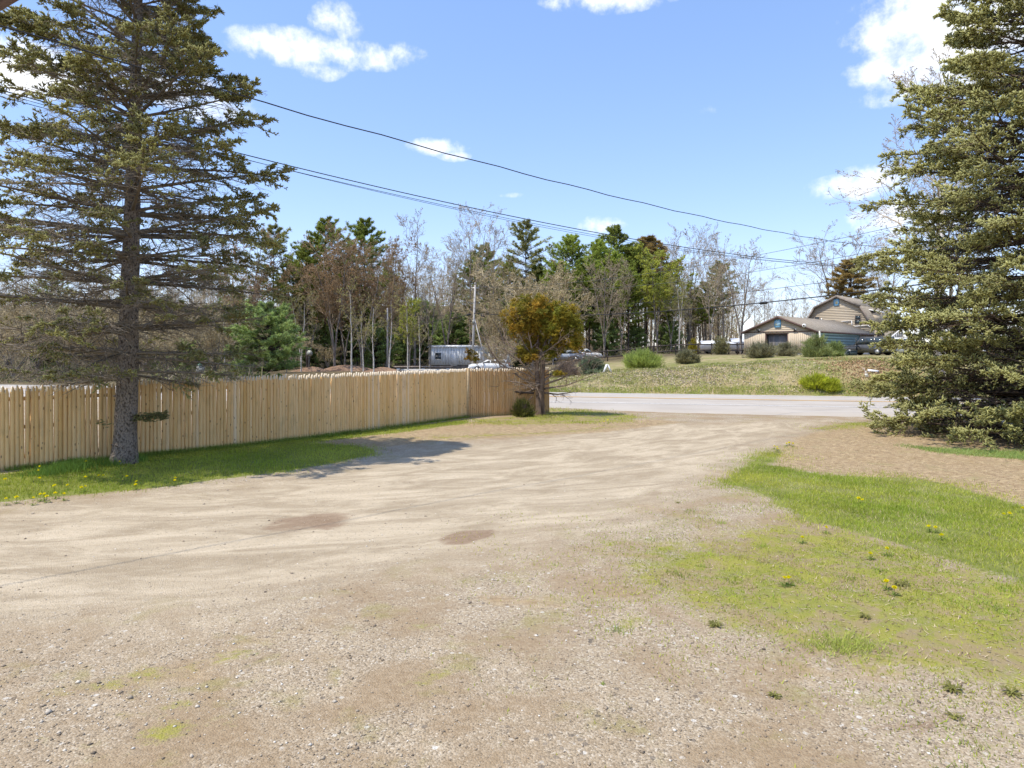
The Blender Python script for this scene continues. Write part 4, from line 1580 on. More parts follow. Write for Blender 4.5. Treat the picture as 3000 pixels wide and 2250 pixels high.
def low_building():
    r = thing('low_building', B0, 'low tan gable-fronted building with wide weathered door and faded blue side wall', 'building', None, BROT)
    W, E, Hr, D = 7.55, 2.45, 4.0, 19.4

    def outl(z):
        k = (z - E) / (Hr - E)
        return -W + W / 2 * k, -W / 2 * k
    # foundation and front wall round the door opening
    dx0, dx1, dh = -5.25, -2.80, 2.28
    ob('foundation', Geo().box((-W / 2, D / 2, -.25), (W - .02, D - .02, .9)), M['concrete'], r)
    x = -W + .1
    bw = .20
    while x < -.02:
        x1 = min(x + bw - .018, -.02)
        zb, zt = .2, E - .02
        if x1 > dx0 and x < dx1:
            zb = dh + .02
        ob('board', Geo().box(((x + x1) / 2, -.012, (zb + zt) / 2), (x1 - x, .03, zt - zb)), M['vsiding'], r)
        x += bw
    g = Geo().box(((-W + dx0) / 2, .04, E / 2), (dx0 + W - .02, .06, E - .03))
    g.box((dx1 / 2, .04, E / 2), (-dx1 - .02, .06, E - .03))
    g.box(((dx0 + dx1) / 2, .04, (dh + E) / 2), (dx1 - dx0, .06, E - dh - .03))
    ob('front_wall', g, M['vsiding'], r)
    clap(r, outl, E + .03, Hr - .03, .195, -.01)
    g = Geo()
    g.prism([(-W, .03, E), (0, .03, E), (-W / 2, .03, Hr - .02)], (0, .1, 0))
    ob('gable_wall', g, M['siding'], r)
    ob('band', Geo().box((-W / 2, -.05, E), (W + .1, .06, .09)), M['trim_brown'], r)
    for k in (-1, 1):
        ob('corner_board', Geo().box((-W / 2 + k * (W / 2 - .02), -.03, E / 2 + .05), (.13, .07, E - .1)), M['vsiding'], r)
    # door: two leaves of weathered panel in a dark frame
    dr = ob('door', Geo().box(((dx0 + dx1) / 2, .42, dh / 2), (dx1 - dx0 - .12, .05, dh)), M['door'], r)
    for i in range(1, 8):
        xx = dx0 + (dx1 - dx0) * i / 8
        ob('batten', Geo().box((xx, .385, dh / 2), (.05, .03, dh - .1)), M['door'], dr)
    fr = Geo().box(((dx0 + dx1) / 2, .2, dh - .03), (dx1 - dx0 - .01, .42, .09))
    fr.box((dx0 + .04, .2, dh / 2), (.08, .42, dh)).box((dx1 - .04, .2, dh / 2), (.08, .42, dh))
    ob('door_frame', fr, M['trim_brown'], r)
    # blue side wall and the bare boards beyond it
    z = .15
    while z < E - .05:
        zt = min(z + .3, E)
        ob('side_board', Geo().box((.012, 7.0, (z + zt) / 2), (.04, 13.9, zt - z - .012)), M['blue_wall'], r)
        z = zt
    ob('side_wall', Geo().box((-.05, D / 2, E / 2), (.07, D - .1, E - .02)), M['blue_wall'], r)
    y = 14.0
    while y < D:
        ob('plank', Geo().box((.015, y + .12, E / 2 + .1), (.04, .225, E - .25)), M['old_board'], r)
        y += .24
    ob('left_wall', Geo().box((-W + .04, D / 2, E / 2), (.07, D - .1, E - .02)), M['siding'], r)
    # roof
    for k, nm in ((1, 'roof'), (-1, 'roof')):
        sl = (Hr - E) / (W / 2)
        xo = W / 2 + .28
        a = np.array((-W / 2, -.3, Hr + .03))
        b = np.array((-W / 2 + k * xo, -.3, Hr + .03 - sl * xo))
        prof = [a, b, b + (0, 0, .11), a + (0, 0, .13)] if k > 0 else [b, a, a + (0, 0, .13), b + (0, 0, .11)]
        rf = ob(nm, Geo().prism(prof, (0, D + .3, 0)), M['shingle'], r)
        ob('rake_trim', Geo().beam(a + (0, -.03, -.02), b + (0, -.03, -.02), .05, .2), M['trim_brown'], rf)
        ob('fascia', Geo().beam(b + (k * .02, 0, .0), b + (k * .02, D + .3, .0), .04, .16), M['trim_brown'], rf)
    # flood lamps, dish and downpipe
    for lx in (-5.95, -2.05):
        lp = ob('flood_lamp', Geo().box((lx, -.1, E + .12), (.12, .1, .18)).box((lx - .12, -.17, E + .24), (.2, .12, .1)), M['metal_dark'], r)
        ob('lamp_shade', Geo().box((lx + .14, -.16, E + .2), (.14, .1, .1)), M['metal_grey'], lp)
    dg = Geo().tube([(-1.0, -.36, 3.02), (-1.0, -.42, 3.02)], [.2, .17], 14)
    dsh = ob('dish', dg, M['trim_white'], r)
    ob('dish_eye', Geo().tube([(-1.0, -.43, 3.02), (-1.0, -.46, 3.02)], [.09, .09], 10), M['dark'], dsh)
    ob('leaning_pipe', Geo().tube([(.75, -.5, -.2), (.55, -.2, 1.4), (.33, .15, 2.42)], [.17, .16, .1], 9), M['pipe_pale'], r)


M['door'] = mat_var('rusty_grey_door', (.13, .135, .145), (.24, .21, .19), 1.6, .6, stretch=(4, 4, .5))
M['pipe_pale'] = mat_var('pale_plastic', (.55, .53, .44), (.66, .64, .56), 3, .6)
low_building()
quilt_sign(B0 + EX * -3.86 + EY * -.09 + np.array((0, 0, 3.31)), 'blue-framed pale square panel with a yellow streak on the low building gable', [(-.17, -.08, .06, .28)])

A0 = np.array((44.5, 84.0, 2.05))


def gplane(px, py):
    """point of the barn gable seen at a pixel, as local x and z"""
    k = (px - 1500) / 2000.0
    t = (A0[0] - k * A0[1]) / (.722 + k * .69)
    dep = A0[1] + .69 * t
    return -t, CAMZ + (1027 - py) / 2000.0 * dep - A0[2]


def barn():
    r = thing('gambrel_barn', A0, 'tan clapboard barn with gambrel roof behind the low building', 'building', None, BROT)
    W, E, Bz, Bx, Hr, D = 8.5, 3.47, 5.95, 1.5, 7.32, 13.0

    def outl(z):
        if z <= E:
            return -W, 0.
        if z <= Bz:
            k = (z - E) / (Bz - E) * Bx
            return -W + k, -k
        k = (z - Bz) / (Hr - Bz)
        return -W + Bx + (W / 2 - Bx) * k, -Bx - (W / 2 - Bx) * k
    prof = [(-W, .03, -.4), (0, .03, -.4), (0, .03, E), (-Bx, .03, Bz), (-W / 2, .03, Hr), (-W + Bx, .03, Bz), (-W, .03, E)]
    ob('gable_wall', Geo().prism(prof, (0, .12, 0)), M['siding'], r)
    clap(r, outl, -.3, E, .21, -.01)
    clap(r, outl, E, Bz, .21, -.01)
    clap(r, outl, Bz, Hr - .05, .20, -.01)
    ob('side_wall', Geo().box((-.07, D / 2, E / 2 - .2), (.1, D - .3, E + .35)), M['siding'], r)
    ob('side_wall', Geo().box((-W + .07, D / 2, E / 2 - .2), (.1, D - .3, E + .35)), M['siding'], r)
    ob('rear_wall', Geo().prism([(p[0], D - .2, p[2]) for p in prof], (0, .12, 0)), M['siding'], r)
    pts = [(.14, E - .25), (-Bx + .06, Bz + .03), (-W / 2, Hr + .05), (-W + Bx - .06, Bz + .03), (-W - .14, E - .25)]
    for (xa, za), (xb, zb) in zip(pts[:-1], pts[1:]):
        n = unit(np.array((zb - za, 0, -(xb - xa)))) * -.12
        if n[2] < 0:
            n = -n
        a, b = np.array((xa, -.35, za)), np.array((xb, -.35, zb))
        rf = ob('roof', Geo().prism([b, a, a + n, b + n], (0, D + .5, 0)), M['shingle'], r)
        ob('rake_trim', Geo().beam(a + (0, -.03, -.04), b + (0, -.03, -.04), .05, .22), M['trim_grey'], rf)
    ob('chimney_pipe', Geo().tube([(-W / 2, .2, Hr), (-W / 2, .2, Hr + .55)], .1, 8), M['metal_dark'], r)
    x, z = gplane(2514, 937)
    sash_window(r, x, z, .66, 1.1, -.06, M['trim_grey'])
    x, z = gplane(2394, 938)
    sash_window(r, x, z + .0, .62, .8, -.06, M['trim_grey'])
    # white stepped flashing
    p = [gplane(2431, 944), gplane(2496, 940), gplane(2497, 957), gplane(2545, 953), gplane(2547, 957), gplane(2557, 957)]
    for (xa, za), (xb, zb) in zip(p[:-1], p[1:]):
        ob('flashing', Geo().beam((xa, -.07, za), (xb, -.07, zb), .07, .15, up=(0, 1, .001)), M['trim_white'], r)
    x, z = gplane(2408, 938)
    ob('vent_pipe', Geo().tube([(x, -.12, z - .35), (x, -.12, z + .25)], .07, 8), M['trim_white'], r)
    # dormer on the right slope and its window
    d = ob('dormer', Geo().box((-.6, 3.0, 4.6), (1.3, 1.7, 1.2)), M['siding'], r)
    ob('dormer_roof', Geo().prism([(.3, 1.9, 5.2), (.3, 4.1, 5.2), (-1.3, 4.1, 5.6), (-1.3, 1.9, 5.6)], (0, 0, .12)), M['trim_white'], d)
    sash_window(r, .6, 1.1 + 1.2, .8, 1.4, .8)
    # outside stair with white rails on the right
    st = ob('stair', Geo().beam((.6, .4, -.1), (2.9, .4, 2.0), .06, .28).beam((.6, 1.5, -.1), (2.9, 1.5, 2.0), .06, .28), M['old_board'], r)
    for i in range(9):
        k = (i + .5) / 9
        ob('tread', Geo().box((.6 + 2.3 * k, .95, 0.02 + 2.1 * k), (.28, 1.12, .04)), M['old_board'], st)
    ob('landing', Geo().box((4.1, .95, 2.02), (2.4, 1.8, .12)), M['old_board'], st)
    rl = ob('hand_rail', Geo().beam((.55, .33, .9), (2.9, .33, 3.0), .06, .14), M['trim_white'], st)
    for i in range(11):
        k = i / 10
        ob('baluster', Geo().beam((.6 + 2.3 * k, .33, .1 + 2.1 * k), (.6 + 2.3 * k, .33, .92 + 2.1 * k), .04, .04), M['trim_white'], rl)
    ob('landing_rail', Geo().beam((2.9, .1, 3.0), (5.3, .1, 3.0), .06, .1).beam((5.2, .1, 2.0), (5.2, .1, 3.0), .08, .08).beam((2.95, .1, 2.0), (2.95, .1, 3.0), .08, .08), M['trim_white'], st)
    for x_ in (3.2, 5.1):
        ob('landing_post', Geo().box((x_, .3, .8), (.12, .12, 2.4)), M['old_board'], st)


barn()
bx, bz = gplane(2451, 886)
quilt_sign(A0 + EX * bx + EY * -.09 + np.array((0, 0, bz)), 'blue-framed square panel with yellow bars high on the barn gable', [(-.06, -.06, .05, .34), (.02, -.06, .05, .34), (.1, -.06, .05, .34)])


# ------------------------------------------------------------------ vehicles
def car(name, loc, rz, label, paint, L=4.7, Wd=1.82, Ht=1.78, van=False, open_door=False):
    r = thing(name, loc, label, 'car', None, rz)
    # local: +x forward
    hw = Wd / 2
    body = Geo()
    secs = [(-L / 2, .42, .82, .86), (-L / 2 + .06, .32, 1.02, .96), (-L * .3, .26, 1.04, 1.), (0, .26, 1.03, 1.), (L * .24, .26, 1.0, 1.), (L * .4, .28, .92, .97), (L / 2 - .05, .34, .8, .9), (L / 2, .42, .68, .82)]

    def loft(secs, top_in=.97):
        V = []
        for x, zl, zh, k in secs:
            w = hw * k
            V += [(x, -w * .96, zl), (x, -w, (zl + zh) / 2), (x, -w * top_in, zh), (x, w * top_in, zh), (x, w, (zl + zh) / 2), (x, w * .96, zl)]
        n = len(secs)
        F = [[i * 6 + j, i * 6 + (j + 1) % 6, (i + 1) * 6 + (j + 1) % 6, (i + 1) * 6 + j] for i in range(n - 1) for j in range(6)]
        return V, [np.array(F), np.array([[5, 4, 3, 2, 1, 0]]), np.array([[(n - 1) * 6 + j for j in range(6)]])]
    V, F = loft(secs)
    body.add(V, F)
    b = ob('body', body.mesh('body', smooth_=False), paint, r)
    x0, x1 = (-L / 2 + .1, L * .22)
    z0, z1 = 1.0, Ht
    cab = Geo()
    prof = [(x0, z0), (x1, z0), (x1 - .75, z1 - .03), (x1 - 1.0, z1), (x0 + .35, z1), (x0 + .18, z1 - .06)]
    V, n = [], len(prof)
    for s in (-1, 1):
        for x, z in prof:
            V.append((x, s * hw * (.95 - .16 * (z - z0) / (z1 - z0)), z))
    cab.add(V, [np.array([[i, (i + 1) % n, n + (i + 1) % n, n + i] for i in range(n)]), np.array([list(range(n))[::-1]]), np.array([[n + i for i in range(n)]])])
    c = ob('cabin', cab, paint, r)
    # side glass, windscreen, rear glass: proud of the cabin
    xs = np.linspace(x0 + .3, x1 - .25, 4)
    for s in (-1, 1):
        for a, bb in zip(xs[:-1], xs[1:]):
            z_a, z_b = z0 + .06, z1 - .12
            ya, yb = s * (hw * (.95 - .16 * .06 / (z1 - z0)) + .006), s * (hw * (.95 - .16 * (z_b - z0) / (z1 - z0)) + .006)
            sh = .5 if bb == xs[-1] else 0.
            q = [(a + .04, ya, z_a), (bb - .04, ya, z_a), (bb - .04 - sh, yb, z_b), (a + .04 + (.08 if a == xs[0] else 0), yb, z_b)]
            g = Geo()
            g.prism(q if s < 0 else q[::-1], (0, s * .006, 0))
            ob('side_window', g, M['glass'], c)
    for (xa, za), (xb, zb), off in (((x1 - .05, z0 + .08), (x1 - .72, z1 - .08), .015), ((x0 + .02, z0 + .1), (x0 + .17, z1 - .12), -.015)):
        g = Geo()
        g.prism([(xa + off, -hw * .8, za), (xa + off, hw * .8, za), (xb + off, hw * .7, zb), (xb + off, -hw * .7, zb)], (off * .5, 0, .01))
        ob('windscreen' if off > 0 else 'rear_window', g, M['glass'], c)
    for sx in (-1, 1):
        for s in (-1, 1):
            cx, cy = sx * L * .30, s * (hw - .11)
            w = ob('wheel', Geo().tube([(cx, cy - .12, .35), (cx, cy + .12, .35)], .35, 18), M['tyre'], r)
            ob('rim', Geo().tube([(cx, cy + s * .115, .35), (cx, cy + s * .135, .35)], .21, 12), M['metal_grey'], w)
    for s in (-1, 1):
        ob('tail_light', Geo().box((-L / 2 + .02, s * hw * .82, .88), (.08, .16, .32)), M['red_lens'], r)
        ob('head_light', Geo().box((L / 2 - .06, s * hw * .66, .68), (.08, .3, .14)), M['metal_grey'], r)
        ob('mirror', Geo().box((x1 - .35, s * (hw + .06), 1.08), (.1, .16, .14)), M['metal_dark'], r)
    ob('rear_bumper', Geo().box((-L / 2 - .03, 0, .5), (.14, Wd * .95, .2)), M['metal_grey'], r)
    ob('front_bumper', Geo().box((L / 2 + .0, 0, .46), (.12, Wd * .86, .18)), paint, r)
    if open_door:
        a = R(58)
        g = Geo()
        hx, hy = x1 - .35, hw + .01
        ex = np.array((-math.cos(a), math.sin(a), 0)) * 1.05
        p = np.array((hx, hy, .36))
        g.prism([p, p + ex, p + ex + (0, 0, .66), p + (0, 0, .66)], (.03, .04, 0))
        dd = ob('open_door', g, paint, r)
        fr = Geo()
        q = p + np.array((0, 0, .66))
        fr.beam(q, q + ex * .45 + (0, 0, .62), .05, .05).beam(q + ex * .45 + (0, 0, .62), q + ex * .97 + (0, 0, .62), .05, .05).beam(q + ex * .97 + (0, 0, .62), q + ex, .05, .05)
        ob('door_window_frame', fr, paint, dd)
    return r


M['tyre'] = mat_var('tyre_rubber', (.02, .02, .02), (.035, .034, .033), 6, .9)
M['red_lens'] = mat_var('red_lens', (.45, .03, .02), (.5, .05, .03), 6, .3, spec=.5)
M['paint_grey'] = mat_var('dark_grey_car_paint', (.075, .075, .075), (.11, .108, .105), 1.5, .28, .3, spec=.5)
M['paint_white'] = mat_var('white_car_paint', (.74, .74, .73), (.8, .8, .79), 1.5, .3, spec=.5)
M['paint_silver'] = mat_var('silver_car_paint', (.42, .44, .46), (.5, .52, .54), 1.5, .3, .3, spec=.5)
M['paint_red'] = mat_var('red_car_paint', (.42, .055, .03), (.5, .08, .045), 1.5, .35, spec=.5)
M['paint_blue'] = mat_var('blue_car_paint', (.06, .10, .16), (.09, .14, .2), 1.5, .3, spec=.5)


def on(px, py, dep, dz=0.):
    x = (px - 1500) / 2000.0 * dep
    return (x, dep, float(terrain(x, dep)) + dz)


car('parked_car', on(2545, 1040, 66), math.atan2(.86, -.5), 'dark grey station wagon with its front door swung open beside the blue wall', M['paint_grey'], open_door=True)
car('parked_car', on(2606, 1040, 71), math.atan2(.3, -.95), 'white pickup-sized car half hidden behind the blue spruce', M['paint_white'], 4.9)
car('parked_car', on(2830, 1040, 78), math.atan2(.2, -.98), 'red car seen only through the boughs of the blue spruce', M['paint_red'], 4.8, Ht=1.9)
car('parked_car', on(1655, 1045, 92), math.atan2(-.1, -1), 'silver car parked behind the cedar, near the wood', M['paint_silver'], 4.6, Ht=1.5)
car('parked_car', on(1712, 1045, 94), math.atan2(.1, 1), 'white car parked beside a silver one behind the cedar', M['paint_white'], 4.6, Ht=1.5)
car('parked_car', on(1432, 1068, 78), math.atan2(-.1, -1), 'white low car parked beyond the fence left of the cedar', M['paint_white'], 4.6, Ht=1.42)


# ------------------------------------------------------------------ yard things across the road
def mobile_home():
    p = np.array(on(1255, 1050, 92))
    a = math.atan2(-2.5, 12)
    r = thing('mobile_home', p, 'long pale blue-grey mobile home at the foot of the wood', 'building', None, a)
    L, Wd, H = 7.6, 3.0, 2.95
    g = Geo().box((L / 2, Wd / 2, H / 2 + .3), (L - .1, Wd - .1, H - .5))
    ob('wall', g, M['home'], r)
    i = 0
    x = .1
    while x < L - .05:
        ob('panel', Geo().box((x + .19, -.0, H / 2 + .3), (.36, .08, H - .5)), M['home'], r)
        x += .385
    ob('roof', Geo().prism([(-.15, -.2, H), (-.15, Wd + .2, H), (-.15, Wd / 2, H + .28)], (L + .3, 0, 0)), M['trim_white'], r)
    for x in (1.4, 5.9):
        sash_window(r, x, 1.75, .9, .9, -.06, M['trim_white'])
    ob('door', Geo().box((3.6, -.06, 1.4), (.85, .06, 1.95)), M['trim_white'], r)
    ob('skirt', Geo().box((L / 2, Wd / 2, .22), (L - .2, Wd - .2, .5)), M['old_board'], r)


M['home'] = mat_var('pale_blue_panel', (.74, .76, .77), (.82, .83, .84), 1.2, .5, stretch=(4, 1, .5))
mobile_home()


def shed():
    p = np.array(on(1415, 1050, 96))
    r = thing('pale_shed', p, 'second pale metal shed standing right of the mobile home', 'building', None, -.2)
    ob('wall', Geo().box((1.9, 1.3, 1.3), (3.8, 2.6, 2.6)), M['home'], r)
    ob('roof', Geo().prism([(-.15, -.2, 2.6), (-.15, 2.8, 2.6), (-.15, 1.3, 3.0)], (4.1, 0, 0)), M['metal_grey'], r)
    for i in range(10):
        ob('panel', Geo().box((.2 + i * .38, -.02, 1.3), (.355, .06, 2.5)), M['home'], r)
    ob('door', Geo().box((2.9, -.07, 1.05), (1.0, .05, 2.0)), M['trim_white'], r)


shed()


def boat(px, dep, L, label, rz, H=1.25):
    p = on(px, 1048, dep)
    r = thing('covered_boat', p, label, 'boat', 'white boats stored behind the rail fence', rz)
    g = Geo()
    secs = [(0, .95), (.25, 1.), (.6, .98), (.85, .62), (1., .06)]
    V = []
    for t, w in secs:
        hw = 1.15 * w
        kz = .35 + .35 * max(0, t - .6)
        V += [(t * L, -hw, H), (t * L, -hw * .85, .7), (t * L, 0, kz), (t * L, hw * .85, .7), (t * L, hw, H)]
    F = [[i * 5 + j, i * 5 + j + 1, (i + 1) * 5 + j + 1, (i + 1) * 5 + j] for i in range(4) for j in range(4)]
    g.add(V, [np.array(F), np.array([[4, 3, 2, 1, 0]])])
    ob('hull', g.mesh('hull', smooth_=True), M['boat'], r)
    g = Geo()
    V = []
    for t, w in secs:
        hw = 1.17 * w
        V += [(t * L, -hw, H), (t * L, -hw * .5, H + .3 * w + .05), (t * L, 0, H + .42 * w + .05), (t * L, hw * .5, H + .3 * w + .05), (t * L, hw, H)]
    g.add(V, [np.array(F), np.array([[0, 1, 2, 3, 4]])])
    ob('cover', g.mesh('cover', smooth_=True), M['boat'], r)
    tr = Geo().beam((.2, -.6, .42), (L * .9, -.5, .42), .1, .12).beam((.2, .6, .42), (L * .9, .5, .42), .1, .12).beam((L * .9, 0, .42), (L * 1.15, 0, .42), .1, .12).beam((1., -.9, .38), (1., .9, .38), .1, .1)
    to = ob('trailer', tr, M['metal_grey'], r)
    for s in (-1, 1):
        ob('wheel', Geo().tube([(1.2, s * 1.0 - .1, .3), (1.2, s * 1.0 + .1, .3)], .3, 12), M['tyre'], to)


M['boat'] = mat_var('white_gelcoat', (.80, .80, .80), (.86, .86, .86), 1., .35, spec=.5)
boat(2050, 88, 4.6, 'white covered boat on a trailer behind the dark rail fence', -.1)
boat(2138, 90, 4.8, 'taller white boat on a trailer beside the low building', -.12, 1.6)


def rail_fence():
    pts = [on(px, 1050, d) for px, d in ((1715, 76), (1780, 76), (1850, 76.5), (1915, 77), (1980, 77.5), (2045, 77), (2085, 76.5), (2135, 76), (2160, 75.8), (2184, 75.5))]
    r = thing('rail_fence', pts[0], 'dark two-rail wooden fence at the edge of the yard across the road', 'fence')
    o = np.array(pts[0])
    for p in pts:
        p = np.array(p) - o
        ob('post', Geo().box((p[0], p[1], p[2] + .55), (.12, .12, 1.5)), M['old_dark'], r)
    for a, b in zip(pts[:-1], pts[1:]):
        a, b = np.array(a) - o, np.array(b) - o
        for h in (.5, 1.15):
            ob('rail', Geo().beam(a + (0, -.08, h), b + (0, -.08, h), .05, .13), M['old_dark'], r)


M['old_dark'] = mat_var('dark_weathered_wood', (.055, .042, .036), (.10, .08, .068), 4, .85)
rail_fence()


def wire_panel():
    p0, p1 = np.array(on(2462, 1045, 64)), np.array(on(2507, 1045, 63.5))
    r = thing('wire_fence_panel', p0, 'thin dark metal railing between the green shrub and the grey car', 'fence')
    d = p1 - p0
    g = Geo().beam((0, 0, .9), d + (0, 0, .9), .05, .06).beam((0, 0, .15), d + (0, 0, .15), .04, .04)
    ob('rail', g, M['metal_dark'], r)
    for i in range(13):
        ob('picket', Geo().beam(d * i / 12 + (0, 0, 0), d * i / 12 + (0, 0, .9), .02, .02), M['metal_dark'], r)


wire_panel()
M['crate'] = mat_var('dark_teal_plastic', (.035, .05, .052), (.05, .068, .07), 4, .5)
for k, (px, w, h, lb) in enumerate(((2484, .3, .42, 'small dark bin beside the metal railing'), (2497, .58, .5, 'larger dark plastic crate beside the grey car'))):
    p = on(px, 1046, 62.5)
    r = thing('plastic_crate', p, lb, 'crate')
    g = Geo()
    for c, s in (((0, -w / 2, h / 2), (w, .04, h)), ((0, w / 2, h / 2), (w, .04, h)), ((-w / 2, 0, h / 2), (.04, w - .05, h)), ((w / 2, 0, h / 2), (.04, w - .05, h)), ((0, 0, .02), (w, w, .04))):
        g.box(c, s)
    ob('tub', g, M['crate'], r)
    ob('rim', Geo().box((0, -w / 2 - .02, h - .03), (w + .08, .05, .05)).box((0, w / 2 + .02, h - .03), (w + .08, .05, .05)), M['crate'], r)

# white A-shaped board on the bank
p = hit(1779, 1091)
r = thing('sandwich_board', p, 'small white A-shaped folding board standing on the grassy bank', 'sign')
for s in (-1, 1):
    ob('leaf', Geo().beam((s * .26, 0, -.02), (s * .03, 0, .52), .34, .09, up=(1, 0, 0)), M['trim_white'], r)
ob('hinge', Geo().tube([(0, -.18, .52), (0, .18, .52)], .035, 8), M['trim_white'], r)
# plank and pipe by the leaf heap
p = hit(2533, 1090)
r = thing('leaning_plank', p, 'pale weathered plank lying on the leafy bank', 'plank')
ob('board', Geo().beam((-.12, -.5, -.25), (.16, .45, .22), .16, .04), M['pipe_pale'], r)
p = hit(2560, 1092)
r = thing('white_pipe', p, 'short white plastic pipe lying on the leafy bank', 'pipe')
po = ob('tube', Geo().tube([(-.3, .1, .12), (.2, -.1, .06)], .07, 12), M['trim_white'], r)
ob('dark_bore', Geo().tube([(.215, -.098, .061), (.228, -.103, .059)], .055, 12), M['dark'], po)


# signs beyond the fence
def octagon(px, py, dep, w, name, label):
    p = P3(px, py, dep)
    z = float(terrain(p[0], dep))
    r = thing(name, (p[0], dep, z), label, 'sign')
    zc = p[2] - z
    ob('post', Geo().tube([(0, 0.04, -.1), (0, .04, zc + w * .55)], .035, 8), M['metal_dark'], r)
    pr = [(w / 2 / math.cos(R(22.5)) * math.cos(R(22.5 + 45 * k)), 0, zc + w / 2 / math.cos(R(22.5)) * math.sin(R(22.5 + 45 * k))) for k in range(8)]
    ob('octagon_plate', Geo().prism(pr, (0, .012, 0)), M['metal_plate'], r)
    return r


M['metal_plate'] = mat_var('bare_sign_back', (.30, .30, .26), (.36, .36, .32), 3, .5, .2)
octagon(907, 1035, 88, .76, 'stop_sign', 'pale bare back of an octagonal road sign at the edge of the wood')
ss = octagon(587, 1082, 56, .72, 'street_sign', 'green street-name blade above the pale back of an octagonal sign')
M['sign_green'] = mat_var('green_sign', (.03, .30, .22), (.04, .34, .25), 3, .5)
zc = 56 / 2000 * (1027 - 1067) + CAMZ
ob('name_blade', Geo().box((-.02, -.03, zc), (.36, .012, .14)), M['sign_green'], ss)
ob('post_cap', Geo().tube([(0, .04, zc - .3), (0, .04, zc + .05)], .03, 8), M['metal_dark'], ss)
ob('letter_strip', Geo().box((-.05, -.039, zc), (.20, .004, .05)), M['trim_white'], ss)


# red earth heaps beyond the fence
def mound(px, py, dep, w, h, seed, label):
    rg = np.random.default_rng(seed)
    x, y, z = on(px, py, dep)
    n, k = 28, 10
    V = []
    for j in range(k + 1):
        t = j / k
        for i in range(n):
            a = i / n * 6.283
            rr = w * t * (1 + .16 * math.sin(a * 3 + seed) + .08 * math.sin(a * 7))
            hh = h * (math.cos(t * math.pi) * .5 + .5) * (1 + .15 * math.sin(a * 2 + seed) * t) - .06 * t
            V.append((math.cos(a) * rr, math.sin(a) * rr * .5, hh + rg.normal() * .03 * (t < .95)))
    F = [[j * n + i, j * n + (i + 1) % n, (j + 1) * n + (i + 1) % n, (j + 1) * n + i] for j in range(k) for i in range(n)]
    g = Geo()
    g.add(V, np.array(F))
    o = ob('earth_heap', g.mesh('earth_heap', smooth_=True), M['red_earth'])
    o.location = (x, y, z - .02)
    tag(o, label, 'earth heap')


M['red_earth'] = mat_var('red_earth', (.20, .12, .075), (.29, .19, .125), .9, .95, bump=.5)
mound(1010, 1075, 84, 4.6, .72, 1, 'widest red-brown heap of bare earth beyond the fence')
mound(1120, 1080, 80, 3.0, .55, 2, 'low red-brown earth heap beside the short pole')
mound(915, 1082, 82, 3.2, .55, 3, 'dull earth heap near the octagonal sign back')
# pale stacked lengths behind the fence
for k, (px, dep, w, z_, lb) in enumerate(((1262, 74, 6.4, .35, 'long pale concrete slab lying beyond the fence'), (1240, 79, 6.8, .62, 'grey timber beam raised behind the pale slab'))):
    x, y, z = on(px, 1080, dep)
    r = thing('concrete_slab' if k == 0 else 'timber_beam', (x, y, z), lb, 'slab' if k == 0 else 'beam', None, .02)
    ob('length', Geo().box((0, 0, z_), (w, .5, .28 if k == 0 else .16)), M['concrete'] if k == 0 else M['old_board'], r)
    for s in (-.42, 0, .42):
        ob('block', Geo().box((s * w, 0, z_ / 2 - .1), (.4, .42, z_ - .1)), M['concrete'], r)


# ------------------------------------------------------------------ utility poles and wires
M['pole'] = mat_var('grey_pole_wood', (.36, .33, .30), (.52, .49, .46), 3, .85, stretch=(6, 6, .4))
M['wire'] = mat_var('black_cable', (.018, .018, .02), (.025, .025, .027), 3, .6)
M['wire_thin'] = mat_var('dull_wire', (.07, .075, .07), (.1, .105, .1), 3, .5)


def pole(px_top, px_base, top, dep, label, arm=True, r0=.15):
    xb = (px_base - 1500) / 2000 * dep
    zb = float(terrain(xb, dep))
    H = CAMZ + (1027 - top) / 2000 * dep - zb
    dx = (px_top - px_base) / 2000 * dep
    r = thing('utility_pole', (xb, dep, zb), label, 'utility pole')
    ob('shaft', Geo().tube([(0, 0, -.3), (dx * .5, 0, H * .5), (dx, 0, H)], [r0, r0 * .85, r0 * .66], 12), M['pole'], r)
    if arm:
        ob('insulator', Geo().tube([(dx, 0, H), (dx, 0, H + .28)], [.05, .07], 8), M['metal_plate'], r)
        ob('bracket', Geo().beam((dx - .45, 0, H - .35), (dx + .45, 0, H - .35), .1, .12), M['metal_grey'], r)
        for s in (-1, 1):
            ob('insulator', Geo().tube([(dx + s * .4, 0, H - .28), (dx + s * .4, 0, H - .05)], [.05, .06], 8), M['metal_plate'], r)
        for i in range(5):
            ob('bolt', Geo().tube([(dx * .7 - .02, -.17, H * (.62 + .06 * i)), (dx * .7 - .02, -.10, H * (.62 + .06 * i))], .03, 6), M['metal_dark'], r)
    return r, np.array((xb + dx, dep, zb + H))


